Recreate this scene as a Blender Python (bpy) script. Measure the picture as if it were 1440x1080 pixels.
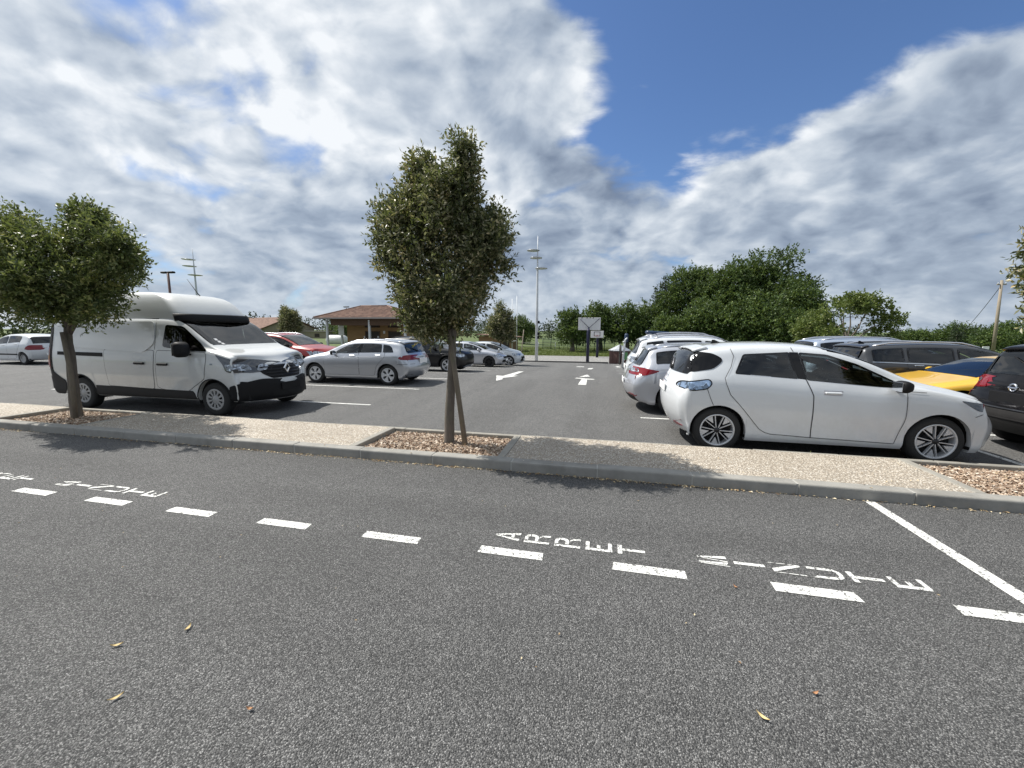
import bpy, bmesh, math, random
import numpy as np
from mathutils import Vector, Matrix
from mathutils.bvhtree import BVHTree
from mathutils.geometry import delaunay_2d_cdt

for o in list(bpy.data.objects):
    bpy.data.objects.remove(o, do_unlink=True)
SC = bpy.context.scene
COL = SC.collection
rnd = random.Random(7)
npr = np.random.default_rng(11)
PI = math.pi

# ------------------------------------------------------------------ camera
camd = bpy.data.cameras.new('camera')
cam = bpy.data.objects.new('camera', camd)
COL.objects.link(cam)
camd.sensor_width = 36.0
camd.lens = 560.0 * 36.0 / 1440.0
camd.clip_start = 0.05
camd.clip_end = 4000
r_ = Vector((0.97570997, 0.21902667, 0.00416872))
u_ = Vector((-0.03329051, 0.12943882, 0.99102842))
f_ = Vector((-0.21652206, 0.96709509, -0.13358626))
cam.matrix_world = Matrix(((r_.x, u_.x, -f_.x, 0), (r_.y, u_.y, -f_.y, 0),
                           (r_.z, u_.z, -f_.z, 1.7147), (0, 0, 0, 1)))
SC.camera = cam

# ------------------------------------------------------------------ light
SUN = Vector((-0.74, 0.145, 1.0)).normalized()          # towards the sun
elev = math.asin(SUN.z)
azim = math.atan2(SUN.x, SUN.y)
SC.view_settings.view_transform = 'Standard'
SC.view_settings.look = 'None'
SC.view_settings.exposure = 0.38
SC.view_settings.gamma = 1.0
SC.view_settings.use_curve_mapping = False
sl = bpy.data.lights.new('sun', 'SUN')
sl.energy = 5.0
sl.angle = math.radians(0.55)
sl.color = (1.0, 0.96, 0.89)
so = bpy.data.objects.new('sun', sl)
COL.objects.link(so)
so.rotation_euler = SUN.to_track_quat('Z', 'Y').to_euler()

class NT:
    """tiny helper around a node tree"""
    def __init__(s, tree):
        s.t = tree; s.n = tree.nodes; s.l = tree.links
    def node(s, typ, **kw):
        n = s.n.new(typ)
        for k, v in kw.items():
            if k.startswith('i_'):
                n.inputs[k[2:].replace('_', ' ')].default_value = v
            else:
                setattr(n, k, v)
        return n
    def link(s, a, b): s.l.new(a, b)
    def put(s, sock, v):
        if isinstance(v, (int, float)): sock.default_value = v
        elif isinstance(v, (tuple, list)):
            sock.default_value = tuple(v) + ((1,) if len(v) == 3 and len(sock.default_value) == 4 else ())
        else: s.l.new(v, sock)
    def math(s, op, a, b=0.0, c=0.0, clamp=False):
        n = s.n.new('ShaderNodeMath'); n.operation = op; n.use_clamp = clamp
        for i, v in enumerate((a, b, c)): s.put(n.inputs[i], v)
        return n.outputs[0]
    def mix(s, f, a, b, mode='MIX'):
        n = s.n.new('ShaderNodeMix'); n.data_type = 'RGBA'; n.blend_type = mode
        s.put(n.inputs[0], f); s.put(n.inputs[6], a); s.put(n.inputs[7], b)
        return n.outputs[2]
    def ramp(s, f, stops, interp='LINEAR'):
        n = s.n.new('ShaderNodeValToRGB'); n.color_ramp.interpolation = interp
        e = n.color_ramp.elements
        while len(e) < len(stops): e.new(0.5)
        for i, (p, c) in enumerate(stops):
            e[i].position = p; e[i].color = (c[0], c[1], c[2], 1) if isinstance(c, (tuple, list)) else (c, c, c, 1)
        s.put(n.inputs[0], f)
        return n.outputs[0]
    def smooth(s, v, a, b, lo=0.0, hi=1.0):
        n = s.n.new('ShaderNodeMapRange'); n.interpolation_type = 'SMOOTHSTEP'
        s.put(n.inputs[0], v); n.inputs[1].default_value = a; n.inputs[2].default_value = b
        n.inputs[3].default_value = lo; n.inputs[4].default_value = hi
        return n.outputs[0]
    def noise(s, vec, scale, detail=4, rough=0.5, dist=0.0, out='Fac', lac=2.0):
        n = s.n.new('ShaderNodeTexNoise')
        if vec is not None: s.l.new(vec, n.inputs['Vector'])
        n.inputs['Scale'].default_value = scale; n.inputs['Detail'].default_value = detail
        n.inputs['Roughness'].default_value = rough; n.inputs['Distortion'].default_value = dist
        n.inputs['Lacunarity'].default_value = lac
        return n.outputs[out]
    def voro(s, vec, scale, feature='F1', out='Distance', rand=1.0):
        n = s.n.new('ShaderNodeTexVoronoi'); n.feature = feature
        if vec is not None: s.l.new(vec, n.inputs['Vector'])
        n.inputs['Scale'].default_value = scale; n.inputs['Randomness'].default_value = rand
        return n.outputs[out]

# ------------------------------------------------------------------ sky: blue Nishita sky behind broken cloud layers
W = bpy.data.worlds.new('World')
SC.world = W
W.use_nodes = True
w = NT(W.node_tree)
for n in list(w.n): w.n.remove(n)
SKY = 0.10
wout = w.node('ShaderNodeOutputWorld')
bg = w.node('ShaderNodeBackground'); bg.inputs[1].default_value = SKY
w.link(bg.outputs[0], wout.inputs[0])
sky = w.node('ShaderNodeTexSky', sky_type='NISHITA')
sky.sun_disc = False
sky.sun_elevation = elev
sky.sun_rotation = azim
sky.air_density = 1.0; sky.dust_density = 0.6; sky.ozone_density = 2.0
tc = w.node('ShaderNodeTexCoord')
sep = w.node('ShaderNodeSeparateXYZ'); w.link(tc.outputs['Generated'], sep.inputs[0])
dx, dy, dz = sep.outputs
zc = w.math('ADD', w.math("MAXIMUM", dz, 0.0), 0.42)
cmb = w.node('ShaderNodeCombineXYZ')
w.put(cmb.inputs[0], w.math('DIVIDE', dx, zc)); w.put(cmb.inputs[1], w.math('DIVIDE', dy, zc))
P = cmb.outputs[0]
def vadd(vec, off):
    n = w.node('ShaderNodeVectorMath', operation='ADD'); w.link(vec, n.inputs[0])
    if isinstance(off, tuple): n.inputs[1].default_value = off
    else: w.link(off, n.inputs[1])
    return n.outputs[0]
def vscale(vec, sc, rot=0.0, loc=(0, 0, 0)):
    n = w.node('ShaderNodeMapping'); w.link(vec, n.inputs[0])
    n.inputs['Scale'].default_value = sc; n.inputs['Rotation'].default_value = (0, 0, rot); n.inputs['Location'].default_value = loc
    return n.outputs[0]
# direction angles
az = w.math('ARCTAN2', dx, dy)
el = w.math('ARCSINE', dz)
def blob(a0, e0, wa, we, rot=0.0):
    da = w.math('SUBTRACT', az, a0); de = w.math('SUBTRACT', el, e0)
    c, s = math.cos(rot), math.sin(rot)
    a = w.math('DIVIDE', w.math('ADD', w.math('MULTIPLY', da, c), w.math('MULTIPLY', de, s)), wa)
    b = w.math('DIVIDE', w.math('SUBTRACT', w.math('MULTIPLY', de, c), w.math('MULTIPLY', da, s)), we)
    return w.math('SQRT', w.math('ADD', w.math('MULTIPLY', a, a), w.math('MULTIPLY', b, b)))
def _noise2(vec, scale, detail=4, rough=.5):
    n = w.node('ShaderNodeTexNoise', noise_dimensions='2D'); w.link(vec, n.inputs['Vector'])
    n.inputs['Scale'].default_value = scale; n.inputs['Detail'].default_value = detail; n.inputs['Roughness'].default_value = rough
    return n.outputs['Fac']
w.noise2 = _noise2
# warped cloud coordinate, stretched along the wind
wn = w.node('ShaderNodeTexNoise', noise_dimensions='2D'); w.link(P, wn.inputs['Vector'])
wn.inputs['Scale'].default_value = 2.4; wn.inputs['Detail'].default_value = 3
wsub = w.node('ShaderNodeVectorMath', operation='SUBTRACT'); w.link(wn.outputs['Color'], wsub.inputs[0]); wsub.inputs[1].default_value = (.5, .5, .5)
wsc = w.node('ShaderNodeVectorMath', operation='SCALE'); w.link(wsub.outputs[0], wsc.inputs[0]); wsc.inputs[3].default_value = 0.15
Pw = vadd(P, wsc.outputs[0])
Ps = vscale(Pw, (0.72, 1.25, 1.0), math.radians(-48))
big = w.noise2(Ps, 1.9, 3, 0.5)
mid = w.noise2(vscale(Pw, (.8, 1.15, 1), math.radians(-48), (3.1, 1.7, 0)), 3.6, 9, 0.52)
fine = w.noise2(vscale(Pw, (1, 1, 1), 0, (7, 2, 0)), 11.0, 8, 0.58)
def puffs(vec, sc):
    n = w.n.new('ShaderNodeTexVoronoi'); n.feature = 'SMOOTH_F1'; n.voronoi_dimensions = '2D'; w.link(vec, n.inputs['Vector'])
    n.inputs['Scale'].default_value = sc; n.inputs['Detail'].default_value = 2.0; n.inputs['Roughness'].default_value = .55; n.inputs['Smoothness'].default_value = .35
    n.normalize = True
    return n.outputs['Distance']
wn2 = w.node('ShaderNodeTexNoise', noise_dimensions='2D'); w.link(P, wn2.inputs['Vector']); wn2.inputs['Scale'].default_value = 9; wn2.inputs['Detail'].default_value = 5
w2s = w.node('ShaderNodeVectorMath', operation='SCALE'); w.link(wn2.outputs['Color'], w2s.inputs[0]); w2s.inputs[3].default_value = .06
Pq = vadd(Pw, w2s.outputs[0])
pf = w.math('SUBTRACT', 1.0, puffs(Pq, 5.2)); pf_s = w.math('SUBTRACT', 1.0, puffs(vadd(Pq, (-.045, .012, 0)), 5.2))
den = w.math('ADD', w.math('ADD', w.math('MULTIPLY', big, 0.45), w.math('MULTIPLY', mid, 0.45)), w.math('MULTIPLY', fine, 0.10))
den = w.math('ADD', den, w.math('MULTIPLY', w.math('SUBTRACT', pf, .72), .38))
# the open blue patch
h1 = w.smooth(blob(0.265, 0.525, 0.36, 0.20, 0.10), 0.60, 1.30, 1.0, 0.0)
h2 = w.smooth(blob(0.56, 0.585, 0.50, 0.165, -0.08), 0.70, 1.25, 1.0, 0.0)
h3 = w.smooth(blob(0.28, 0.70, 0.42, 0.16, 0.0), 0.7, 1.2, 1.0, 0.0)
hole = w.math('MAXIMUM', w.math('MAXIMUM', h1, h2), h3)
g1 = w.smooth(blob(-1.00, 0.385, 0.20, 0.022, 0.10), 0.3, 1.2, 1.0, 0.0)
g2 = w.smooth(blob(-0.93, 0.275, 0.12, 0.032, -0.2), 0.3, 1.2, 1.0, 0.0)
g3 = w.smooth(blob(0.16, 0.31, 0.06, 0.035, 0.0), 0.3, 1.1, 1.0, 0.0)
small = w.math('MAXIMUM', w.math('MAXIMUM', g1, g2), g3)
d2 = w.math('SUBTRACT', den, w.math('ADD', w.math('MULTIPLY', hole, 0.42), w.math('MULTIPLY', small, 0.10)))
wisp = w.noise2(vscale(Pw, (.55, 1.5, 1), math.radians(-30), (1, 5, 0)), 5.0, 9, 0.62)
d3 = w.math('ADD', d2, w.math('MULTIPLY', w.math('SUBTRACT', wisp, .5), w.math('ADD', w.math('MULTIPLY', w.math('MULTIPLY', hole, w.math('SUBTRACT', 1.0, hole)), 1.1), .12)))
cover = w.smooth(d3, 0.225, 0.405)
# light and shade of the cloud bodies: thin edges are white, thick bodies grey, the sunward flank lifted
off = (SUN.x * .30, SUN.y * .30, 0)
mid_s = w.noise2(vscale(vadd(Pw, (-.07, .02, 0)), (.8, 1.15, 1), math.radians(-48), (3.1, 1.7, 0)), 3.6, 5, 0.52)
big_s = w.noise2(vscale(vadd(Pw, (-.14, .04, 0)), (0.72, 1.25, 1.0), math.radians(-48)), 1.9, 3, 0.5)
flank = w.math('ADD', w.math('MULTIPLY', w.math('SUBTRACT', mid, mid_s), 2.6), w.math('MULTIPLY', w.math('SUBTRACT', big, big_s), 1.8))
flank = w.math('ADD', flank, w.math('MULTIPLY', w.math('SUBTRACT', pf, pf_s), 2.3))
thick = w.smooth(d2, 0.40, 0.70)
dark1 = w.smooth(blob(-0.01, 0.335, 0.17, 0.075, -0.25), 0.2, 1.25, 1.0, 0.0)
dark2 = w.smooth(blob(-0.62, 0.17, 0.75, 0.09, 0.0), 0.1, 1.4, 1.0, 0.0)
dark3 = w.smooth(blob(0.60, 0.16, 0.45, 0.10, 0.05), 0.2, 1.4, 1.0, 0.0)
dot = w.node('ShaderNodeVectorMath', operation='DOT_PRODUCT'); w.link(tc.outputs['Generated'], dot.inputs[0]); dot.inputs[1].default_value = tuple(SUN)
near = w.smooth(dot.outputs['Value'], 0.35, 1.0)
flank = w.math('MULTIPLY', flank, w.smooth(el, 0.02, 0.30, 0.42, 1.0))
lum = w.math('ADD', 0.70, w.math('MULTIPLY', flank, 0.41))
lum = w.math('SUBTRACT', lum, w.math('MULTIPLY', thick, 0.21))
lum = w.math('ADD', lum, w.math('MULTIPLY', near, 0.22))
lum = w.math('SUBTRACT', lum, w.math('MULTIPLY', dark1, 0.40))
lum = w.math('SUBTRACT', lum, w.math('MULTIPLY', dark2, 0.16))
lum = w.math('SUBTRACT', lum, w.math('MULTIPLY', dark3, 0.14))
lum = w.math('ADD', lum, w.math('MULTIPLY', w.math('SUBTRACT', fine, .5), 0.42))
ccol = w.ramp(lum, [(0.0, (.13, .17, .24)), (0.28, (.22, .275, .37)), (0.52, (.37, .44, .54)), (0.78, (.62, .68, .75)), (1.0, (.90, .93, .96))])
cs = w.node('ShaderNodeVectorMath', operation='SCALE'); w.link(ccol, cs.inputs[0]); cs.inputs[3].default_value = 0.80 / SKY
skyb = w.mix(1.0, sky.outputs[0], (0.66, 0.80, 1.00), 'MULTIPLY')
hz = w.smooth(el, 0.0, 0.16, 1.0, 0.0)            # the layer closes towards the horizon
cov2 = w.math('MAXIMUM', cover, w.math('MULTIPLY', hz, 0.92))
w.link(w.mix(w.math('MULTIPLY', cov2, 0.97), skyb, cs.outputs[0]), bg.inputs[0])
# ------------------------------------------------------------------ materials
def new_mat(name):
    m = bpy.data.materials.new(name); m.use_nodes = True
    t = NT(m.node_tree)
    b = [n for n in t.n if n.type == 'BSDF_PRINCIPLED'][0]
    return m, t, b
def objco(t):
    return t.node('ShaderNodeTexCoord').outputs['Object']
def worldpos(t):
    return t.node('ShaderNodeNewGeometry').outputs['Position']
def bump(t, b, h, strength=0.3, dist=0.01, normal=None):
    n = t.node('ShaderNodeBump'); n.inputs['Strength'].default_value = strength; n.inputs['Distance'].default_value = dist
    t.put(n.inputs['Height'], h)
    if normal is not None: t.link(normal, n.inputs['Normal'])
    t.link(n.outputs[0], b.inputs['Normal'])
def flat(name, col, rough=0.5, metal=0.0, spec=0.5, coat=0.0, var=0.0, nscale=8.0):
    m, t, b = new_mat(name)
    b.inputs['Base Color'].default_value = (*col, 1)
    b.inputs['Roughness'].default_value = rough; b.inputs['Metallic'].default_value = metal
    b.inputs['Specular IOR Level'].default_value = spec
    b.inputs['Coat Weight'].default_value = min(1.0, coat * 1.25); b.inputs['Coat IOR'].default_value = 1.6; b.inputs['Coat Roughness'].default_value = 0.04
    if var:
        n = t.noise(objco(t), nscale, 5, .6)
        t.link(t.mix(n, tuple(c * (1 - var) for c in col), tuple(min(1, c * (1 + var)) for c in col)), b.inputs['Base Color'])
        t.link(t.math('ADD', t.math('MULTIPLY', t.math('SUBTRACT', n, .5), .25), rough), b.inputs['Roughness'])
    return m
def paint(name, col, metal=0.0, rough=0.32, dirt=0.25, dcol=(.30, .26, .21), coat=.8):
    """car paint: clear coat, faint flake, road film thickest near the sills"""
    m, t, b = new_mat(name)
    co = objco(t)
    sp = t.node('ShaderNodeSeparateXYZ'); t.link(co, sp.inputs[0])
    n = t.noise(co, 3.2, 6, .62); n2 = t.noise(co, 26, 4, .6)
    low = t.smooth(sp.outputs[2], 0.25, 0.95, 1.0, 0.12)
    film = t.math('MULTIPLY', t.math('MULTIPLY', low, t.smooth(t.math('ADD', t.math('MULTIPLY', n, .7), t.math('MULTIPLY', n2, .3)), .36, .66)), dirt)
    t.link(t.mix(film, col, dcol), b.inputs['Base Color'])
    b.inputs['Metallic'].default_value = metal
    t.link(t.math('ADD', t.math('MULTIPLY', film, .6), rough), b.inputs['Roughness'])
    b.inputs['Coat Weight'].default_value = min(1.0, coat * 1.25); b.inputs['Coat IOR'].default_value = 1.6; b.inputs['Specular IOR Level'].default_value = .5 * coat / .8
    t.link(t.math('ADD', t.math('MULTIPLY', film, .5), 0.015), b.inputs['Coat Roughness'])
    return m
def glass_mat(name, tint, gloss_col=(1, 1, 1), gl_k=1.0):
    m = bpy.data.materials.new(name); m.use_nodes = True
    t = NT(m.node_tree)
    for n in list(t.n): t.n.remove(n)
    out = t.node('ShaderNodeOutputMaterial'); mx = t.node('ShaderNodeMixShader')
    tr = t.node('ShaderNodeBsdfTransparent'); tr.inputs[0].default_value = (*tint, 1)
    gl = t.node('ShaderNodeBsdfGlossy'); gl.inputs['Roughness'].default_value = 0.015; gl.inputs[0].default_value = (*gloss_col, 1)
    fr = t.node('ShaderNodeFresnel'); fr.inputs[0].default_value = 1.55
    t.link(t.math('ADD', t.math('MULTIPLY', fr.outputs[0], gl_k), 0.01, clamp=True), mx.inputs[0])
    t.link(tr.outputs[0], mx.inputs[1]); t.link(gl.outputs[0], mx.inputs[2]); t.link(mx.outputs[0], out.inputs[0])
    return m

M = {}
# road surfacing: pale and dark chippings in bitumen
def asphalt(name, dark, lightc, scale, worn, wear_axis=(.10, 1.3, 1)):
    m, t, b = new_mat(name)
    co = worldpos(t)
    v = t.n.new('ShaderNodeTexVoronoi'); t.link(co, v.inputs['Vector']); v.inputs['Scale'].default_value = scale
    sepc = t.node('ShaderNodeSeparateColor'); t.link(v.outputs['Color'], sepc.inputs[0])
    v2 = t.n.new('ShaderNodeTexVoronoi'); t.link(co, v2.inputs['Vector']); v2.inputs['Scale'].default_value = scale * 2.3
    s2 = t.node('ShaderNodeSeparateColor'); t.link(v2.outputs['Color'], s2.inputs[0])
    stone = t.ramp(sepc.outputs[0], [(0.0, tuple(c * .45 for c in dark)), (0.35, dark), (0.72, lightc), (0.9, tuple(c * 1.5 for c in lightc)), (1.0, tuple(min(1, c * 2.1) for c in lightc))])
    small = t.ramp(s2.outputs[1], [(0.0, tuple(c * .4 for c in dark)), (0.6, dark), (1.0, tuple(c * 1.4 for c in lightc))])
    edge = t.smooth(v.outputs['Distance'], 0.35 / 1, 0.62 / 1, 0.0, 1.0)
    col = t.mix(edge, stone, small)
    patch = t.noise(co, 0.55, 5, .6); patch2 = t.noise(co, 3.5, 4, .6)
    k = t.math('ADD', t.math('ADD', t.math('MULTIPLY', patch, worn), t.math('MULTIPLY', patch2, worn * .6)), 1.0 - worn * .8)
    mp = t.node('ShaderNodeMapping'); t.link(co, mp.inputs[0]); mp.inputs['Scale'].default_value = wear_axis
    lane = t.noise(mp.outputs[0], 1.0, 3, .5)
    k = t.math('MULTIPLY', k, t.smooth(lane, .34, .66, .90, 1.08))
    vs = t.n.new('ShaderNodeTexVoronoi'); t.link(co, vs.inputs['Vector']); vs.inputs['Scale'].default_value = .62
    wob = t.math('ADD', vs.outputs['Distance'], t.math('MULTIPLY', t.noise(co, 9, 4, .6), .16))
    sv = t.node('ShaderNodeSeparateColor'); t.link(vs.outputs['Color'], sv.inputs[0])
    drip = t.math('MULTIPLY', t.smooth(wob, .10, .20, 1.0, 0.0), t.smooth(sv.outputs[0], .62, .72))
    k = t.math('MULTIPLY', k, t.math('SUBTRACT', 1.0, t.math('MULTIPLY', drip, .38)))
    kk = t.node('ShaderNodeCombineXYZ'); [t.link(k, kk.inputs[i]) for i in range(3)]
    t.link(t.mix(1.0, col, kk.outputs[0], 'MULTIPLY'), b.inputs['Base Color'])
    b.inputs['Roughness'].default_value = 0.82; b.inputs['Specular IOR Level'].default_value = 0.45
    h = t.math('SUBTRACT', t.math('MULTIPLY', sepc.outputs[1], 0.7), t.math('MULTIPLY', v.outputs['Distance'], 1.2))
    bump(t, b, t.math('ADD', h, t.math('MULTIPLY', s2.outputs[0], .25)), 1.0, 0.006)
    return m
M['road'] = asphalt('road_asphalt', (.070, .070, .0695), (.178, .176, .172), 140, .34)
M['lot'] = asphalt('car_park_asphalt', (.088, .0875, .086), (.185, .183, .178), 120, .36, (1.1, .10, 1))
M['court'] = asphalt('court_surface', (.21, .205, .20), (.30, .295, .28), 60, .3)

def road_paint():
    m, t, b = new_mat('road_paint')
    co = worldpos(t)
    v = t.n.new('ShaderNodeTexVoronoi'); t.link(co, v.inputs['Vector']); v.inputs['Scale'].default_value = 105
    sc = t.node('ShaderNodeSeparateColor'); t.link(v.outputs['Color'], sc.inputs[0])
    n = t.noise(co, 30, 5, .65); n2 = t.noise(co, 5, 3, .6)
    k = t.math('ADD', t.math('ADD', t.math('MULTIPLY', sc.outputs[0], .45), t.math('MULTIPLY', n, .75)), t.math('MULTIPLY', n2, .35))
    wear = t.smooth(k, .56, .70, 1.0, 0.0)
    t.link(t.mix(wear, (.70, .70, .67), (.10, .098, .094)), b.inputs['Base Color'])
    b.inputs['Roughness'].default_value = .7
    bump(t, b, t.math('ADD', t.math('MULTIPLY', sc.outputs[1], .7), t.math('MULTIPLY', wear, -.8)), .7, .003)
    return m
M['mark'] = road_paint()

def pebble():
    m, t, b = new_mat('exposed_aggregate')
    co = worldpos(t)
    v = t.n.new('ShaderNodeTexVoronoi'); t.link(co, v.inputs['Vector']); v.inputs['Scale'].default_value = 62
    sc = t.node('ShaderNodeSeparateColor'); t.link(v.outputs['Color'], sc.inputs[0])
    stone = t.ramp(sc.outputs[0], [(0, (.17, .13, .10)), (.25, (.37, .31, .24)), (.55, (.53, .46, .37)), (.8, (.64, .58, .49)), (1, (.80, .77, .70))])
    gap = t.smooth(v.outputs['Distance'], .38, .60)
    col = t.mix(gap, stone, (.27, .235, .19))
    n = t.noise(co, 1.3, 5, .6)
    t.link(t.mix(t.smooth(n, .35, .75, 0, .35), col, (.20, .17, .13), 'MIX'), b.inputs['Base Color'])
    b.inputs['Roughness'].default_value = .75
    bump(t, b, t.math('MULTIPLY', v.outputs['Distance'], -1.0), .9, .008)
    return m
M['pebble'] = pebble()

def concrete(name, c, scale=14, stain=.5):
    m, t, b = new_mat(name)
    co = worldpos(t)
    n = t.noise(co, scale, 8, .68); n2 = t.noise(co, 2.1, 5, .6); n3 = t.noise(co, 110, 3, .6)
    base = t.mix(n, tuple(x * .72 for x in c), tuple(min(1, x * 1.25) for x in c))
    base = t.mix(t.smooth(n2, .42, .72, 0, stain), base, tuple(x * .50 for x in c))
    base = t.mix(t.math('MULTIPLY', n3, .35), base, tuple(x * .7 for x in c))
    t.link(base, b.inputs['Base Color']); b.inputs['Roughness'].default_value = .88
    bump(t, b, t.math('ADD', t.math('MULTIPLY', n3, .6), n), .5, .004)
    return m
M['kerb'] = concrete('kerb_concrete', (.30, .29, .265), 9, .75)
M['mortar'] = concrete('mortar', (.42, .41, .38), 30, .2)
M['edging'] = concrete('edging_concrete', (.30, .285, .25))
M['soil'] = flat('soil', (.075, .05, .035), .95, var=.4, nscale=30)

def island_mat(name, stops, rough=.6, trans=0.0, spec=.4, clump=0.0):
    m, t, b = new_mat(name)
    g = t.node('ShaderNodeNewGeometry')
    col = t.ramp(g.outputs['Random Per Island'], stops)
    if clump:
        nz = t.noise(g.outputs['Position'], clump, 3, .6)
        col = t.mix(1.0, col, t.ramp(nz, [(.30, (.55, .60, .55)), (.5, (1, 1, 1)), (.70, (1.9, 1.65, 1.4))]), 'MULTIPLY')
    t.link(col, b.inputs['Base Color']); b.inputs['Roughness'].default_value = rough; b.inputs['Specular IOR Level'].default_value = spec
    if trans:
        out = [n for n in t.n if n.type == 'OUTPUT_MATERIAL'][0]
        tl = t.node('ShaderNodeBsdfTranslucent'); t.link(t.mix(.5, col, (.16, .20, .04), 'MIX'), tl.inputs[0])
        mx = t.node('ShaderNodeMixShader'); mx.inputs[0].default_value = trans
        t.link(b.outputs[0], mx.inputs[1]); t.link(tl.outputs[0], mx.inputs[2]); t.link(mx.outputs[0], out.inputs[0])
    return m
M['chips'] = island_mat('bark_chips', [(0, (.15, .095, .065)), (.3, (.28, .19, .13)), (.6, (.44, .34, .25)), (.85, (.58, .48, .38)), (1, (.70, .62, .53))], .85)
M['litter'] = island_mat('dry_litter', [(0, (.22, .13, .06)), (.4, (.45, .33, .18)), (.75, (.62, .52, .34)), (1, (.72, .66, .52))], .8)
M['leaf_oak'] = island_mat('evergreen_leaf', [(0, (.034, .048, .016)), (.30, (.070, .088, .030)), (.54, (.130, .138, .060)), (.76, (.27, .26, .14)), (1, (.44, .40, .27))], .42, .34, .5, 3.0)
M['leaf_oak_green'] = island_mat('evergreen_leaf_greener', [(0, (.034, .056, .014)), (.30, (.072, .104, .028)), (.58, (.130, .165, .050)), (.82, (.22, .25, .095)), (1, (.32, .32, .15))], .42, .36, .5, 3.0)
M['leaf_dark'] = island_mat('broad_leaf_dark', [(0, (.020, .046, .011)), (.5, (.048, .092, .019)), (.85, (.090, .145, .036)), (1, (.15, .20, .06))], .55, .30, .4, .55)
M['leaf_conifer'] = island_mat('conifer_leaf', [(0, (.016, .030, .012)), (.6, (.030, .052, .020)), (1, (.055, .078, .034))], .6, .12)
M['leaf_light'] = island_mat('broad_leaf_light', [(0, (.060, .095, .018)), (.5, (.11, .155, .034)), (.85, (.17, .21, .052)), (1, (.25, .27, .10))], .5, .3)
M['grass'] = island_mat('grass_blade', [(0, (.07, .11, .02)), (.5, (.12, .16, .035)), (1, (.22, .22, .08))], .7, .25)
M['field'] = flat('grass_field', (.075, .105, .026), .95, var=.5, nscale=1.2)
def bark(name, c):
    m, t, b = new_mat(name)
    co = objco(t)
    mp = t.node('ShaderNodeMapping'); t.link(co, mp.inputs[0]); mp.inputs['Scale'].default_value = (1, 1, .22)
    n = t.noise(mp.outputs[0], 34, 7, .65); n2 = t.noise(co, 6, 4, .6)
    col = t.mix(n, tuple(x * .45 for x in c), tuple(min(1, x * 1.5) for x in c))
    t.link(t.mix(t.smooth(n2, .45, .7, 0, .5), col, (c[0] * .8, c[1] * .95, c[2] * .75)), b.inputs['Base Color'])
    b.inputs['Roughness'].default_value = .9
    bump(t, b, n, .9, .012)
    return m
M['bark'] = bark('bark', (.135, .115, .095)); M['stake'] = bark('weathered_wood', (.17, .14, .105))
M['pole_wood'] = bark('pole_wood', (.30, .25, .20))

M['white'] = paint('white_paint', (.62, .645, .67), 0, .35, .16)
M['white_van'] = paint('van_white_paint', (.56, .575, .57), 0, .38, .45)
M['white_cap'] = flat('white_gelcoat', (.58, .59, .58), .33, 0, .5, .3, var=.05, nscale=3)
M['silver'] = paint('silver_paint', (.46, .48, .52), .70, .30, .10)
M['silver2'] = paint('light_silver_paint', (.54, .555, .60), .60, .30, .06)
M['silver3'] = paint('warm_silver_paint', (.60, .60, .59), .40, .36, .10)
M['bluesilver'] = paint('blue_silver_paint', (.36, .42, .52), .45, .36, .10)
M['grey'] = paint('anthracite_paint', (.040, .043, .049), .3, .32, .06, (.14, .13, .12), .5)
M['black'] = paint('black_paint', (.006, .006, .007), 0, .28, .03, (.10, .09, .08), .35)
M['darkblack'] = paint('black_plum_paint', (.004, .0035, .004), 0, .20, .01, (.10, .09, .08), .18)
M['red'] = paint('red_paint', (.30, .012, .010), 0, .32, .03, (.3, .2, .15), .5)
M['yellow'] = paint('yellow_paint', (.72, .42, .03), 0, .32, .03)
M['trim'] = flat('black_plastic', (.009, .009, .010), .6, spec=.22, var=.25, nscale=20)
M['trim_grey'] = flat('faded_black_plastic', (.026, .025, .025), .7, spec=.25, var=.35, nscale=9)
M['rubber'] = flat('tyre_rubber', (.020, .020, .020), .85, var=.3, nscale=14)
M['dark'] = flat('underbody_black', (.008, .008, .008), .9)
M['seal'] = flat('glass_border', (.006, .006, .007), .10, spec=.32)
M['alloy'] = flat('alloy', (.60, .61, .63), .34, .35)
M['alloy_dark'] = flat('dark_alloy', (.03, .03, .033), .35, .4)
M['hubcap'] = flat('hubcap_plastic', (.34, .34, .34), .5, .2, var=.2, nscale=10)
M['chrome'] = flat('chrome', (.80, .81, .83), .10, 1.0)
M['plate'] = flat('plate_white', (.86, .86, .85), .5)
M['lamp_red'] = flat('red_lens', (.17, .004, .010), .12, 0, .35, .25)
M['lamp_clear'] = None
def facet(name, c):
    m, t, b = new_mat(name); co = objco(t); v = t.n.new('ShaderNodeTexVoronoi'); t.link(co, v.inputs['Vector']); v.inputs['Scale'].default_value = 22
    sc = t.node('ShaderNodeSeparateColor'); t.link(v.outputs['Color'], sc.inputs[0])
    t.link(t.ramp(sc.outputs[0], [(0, tuple(x * .25 for x in c)), (.5, c), (1, tuple(min(1, x * 2.1) for x in c))]), b.inputs['Base Color'])
    b.inputs['Metallic'].default_value = .6; b.inputs['Roughness'].default_value = .18; b.inputs['Coat Weight'].default_value = 1.0; b.inputs['Coat Roughness'].default_value = .02
    bump(t, b, sc.outputs[1], .6, .01); return m
M['lamp_clear'] = facet('clear_lens', (.30, .33, .37))
M['lamp_blue'] = facet('blue_clear_lens', (.22, .30, .42))
M['lamp_dark'] = flat('dark_lens', (.035, .04, .05), .06, .3, .6, 1.0)
M['seam'] = flat('panel_gap', (.03, .03, .032), .9)
M['interior'] = flat('interior_black', (.022, .022, .024), .8)
M['interior_grey'] = flat('interior_grey', (.10, .10, .10), .85)
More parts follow.
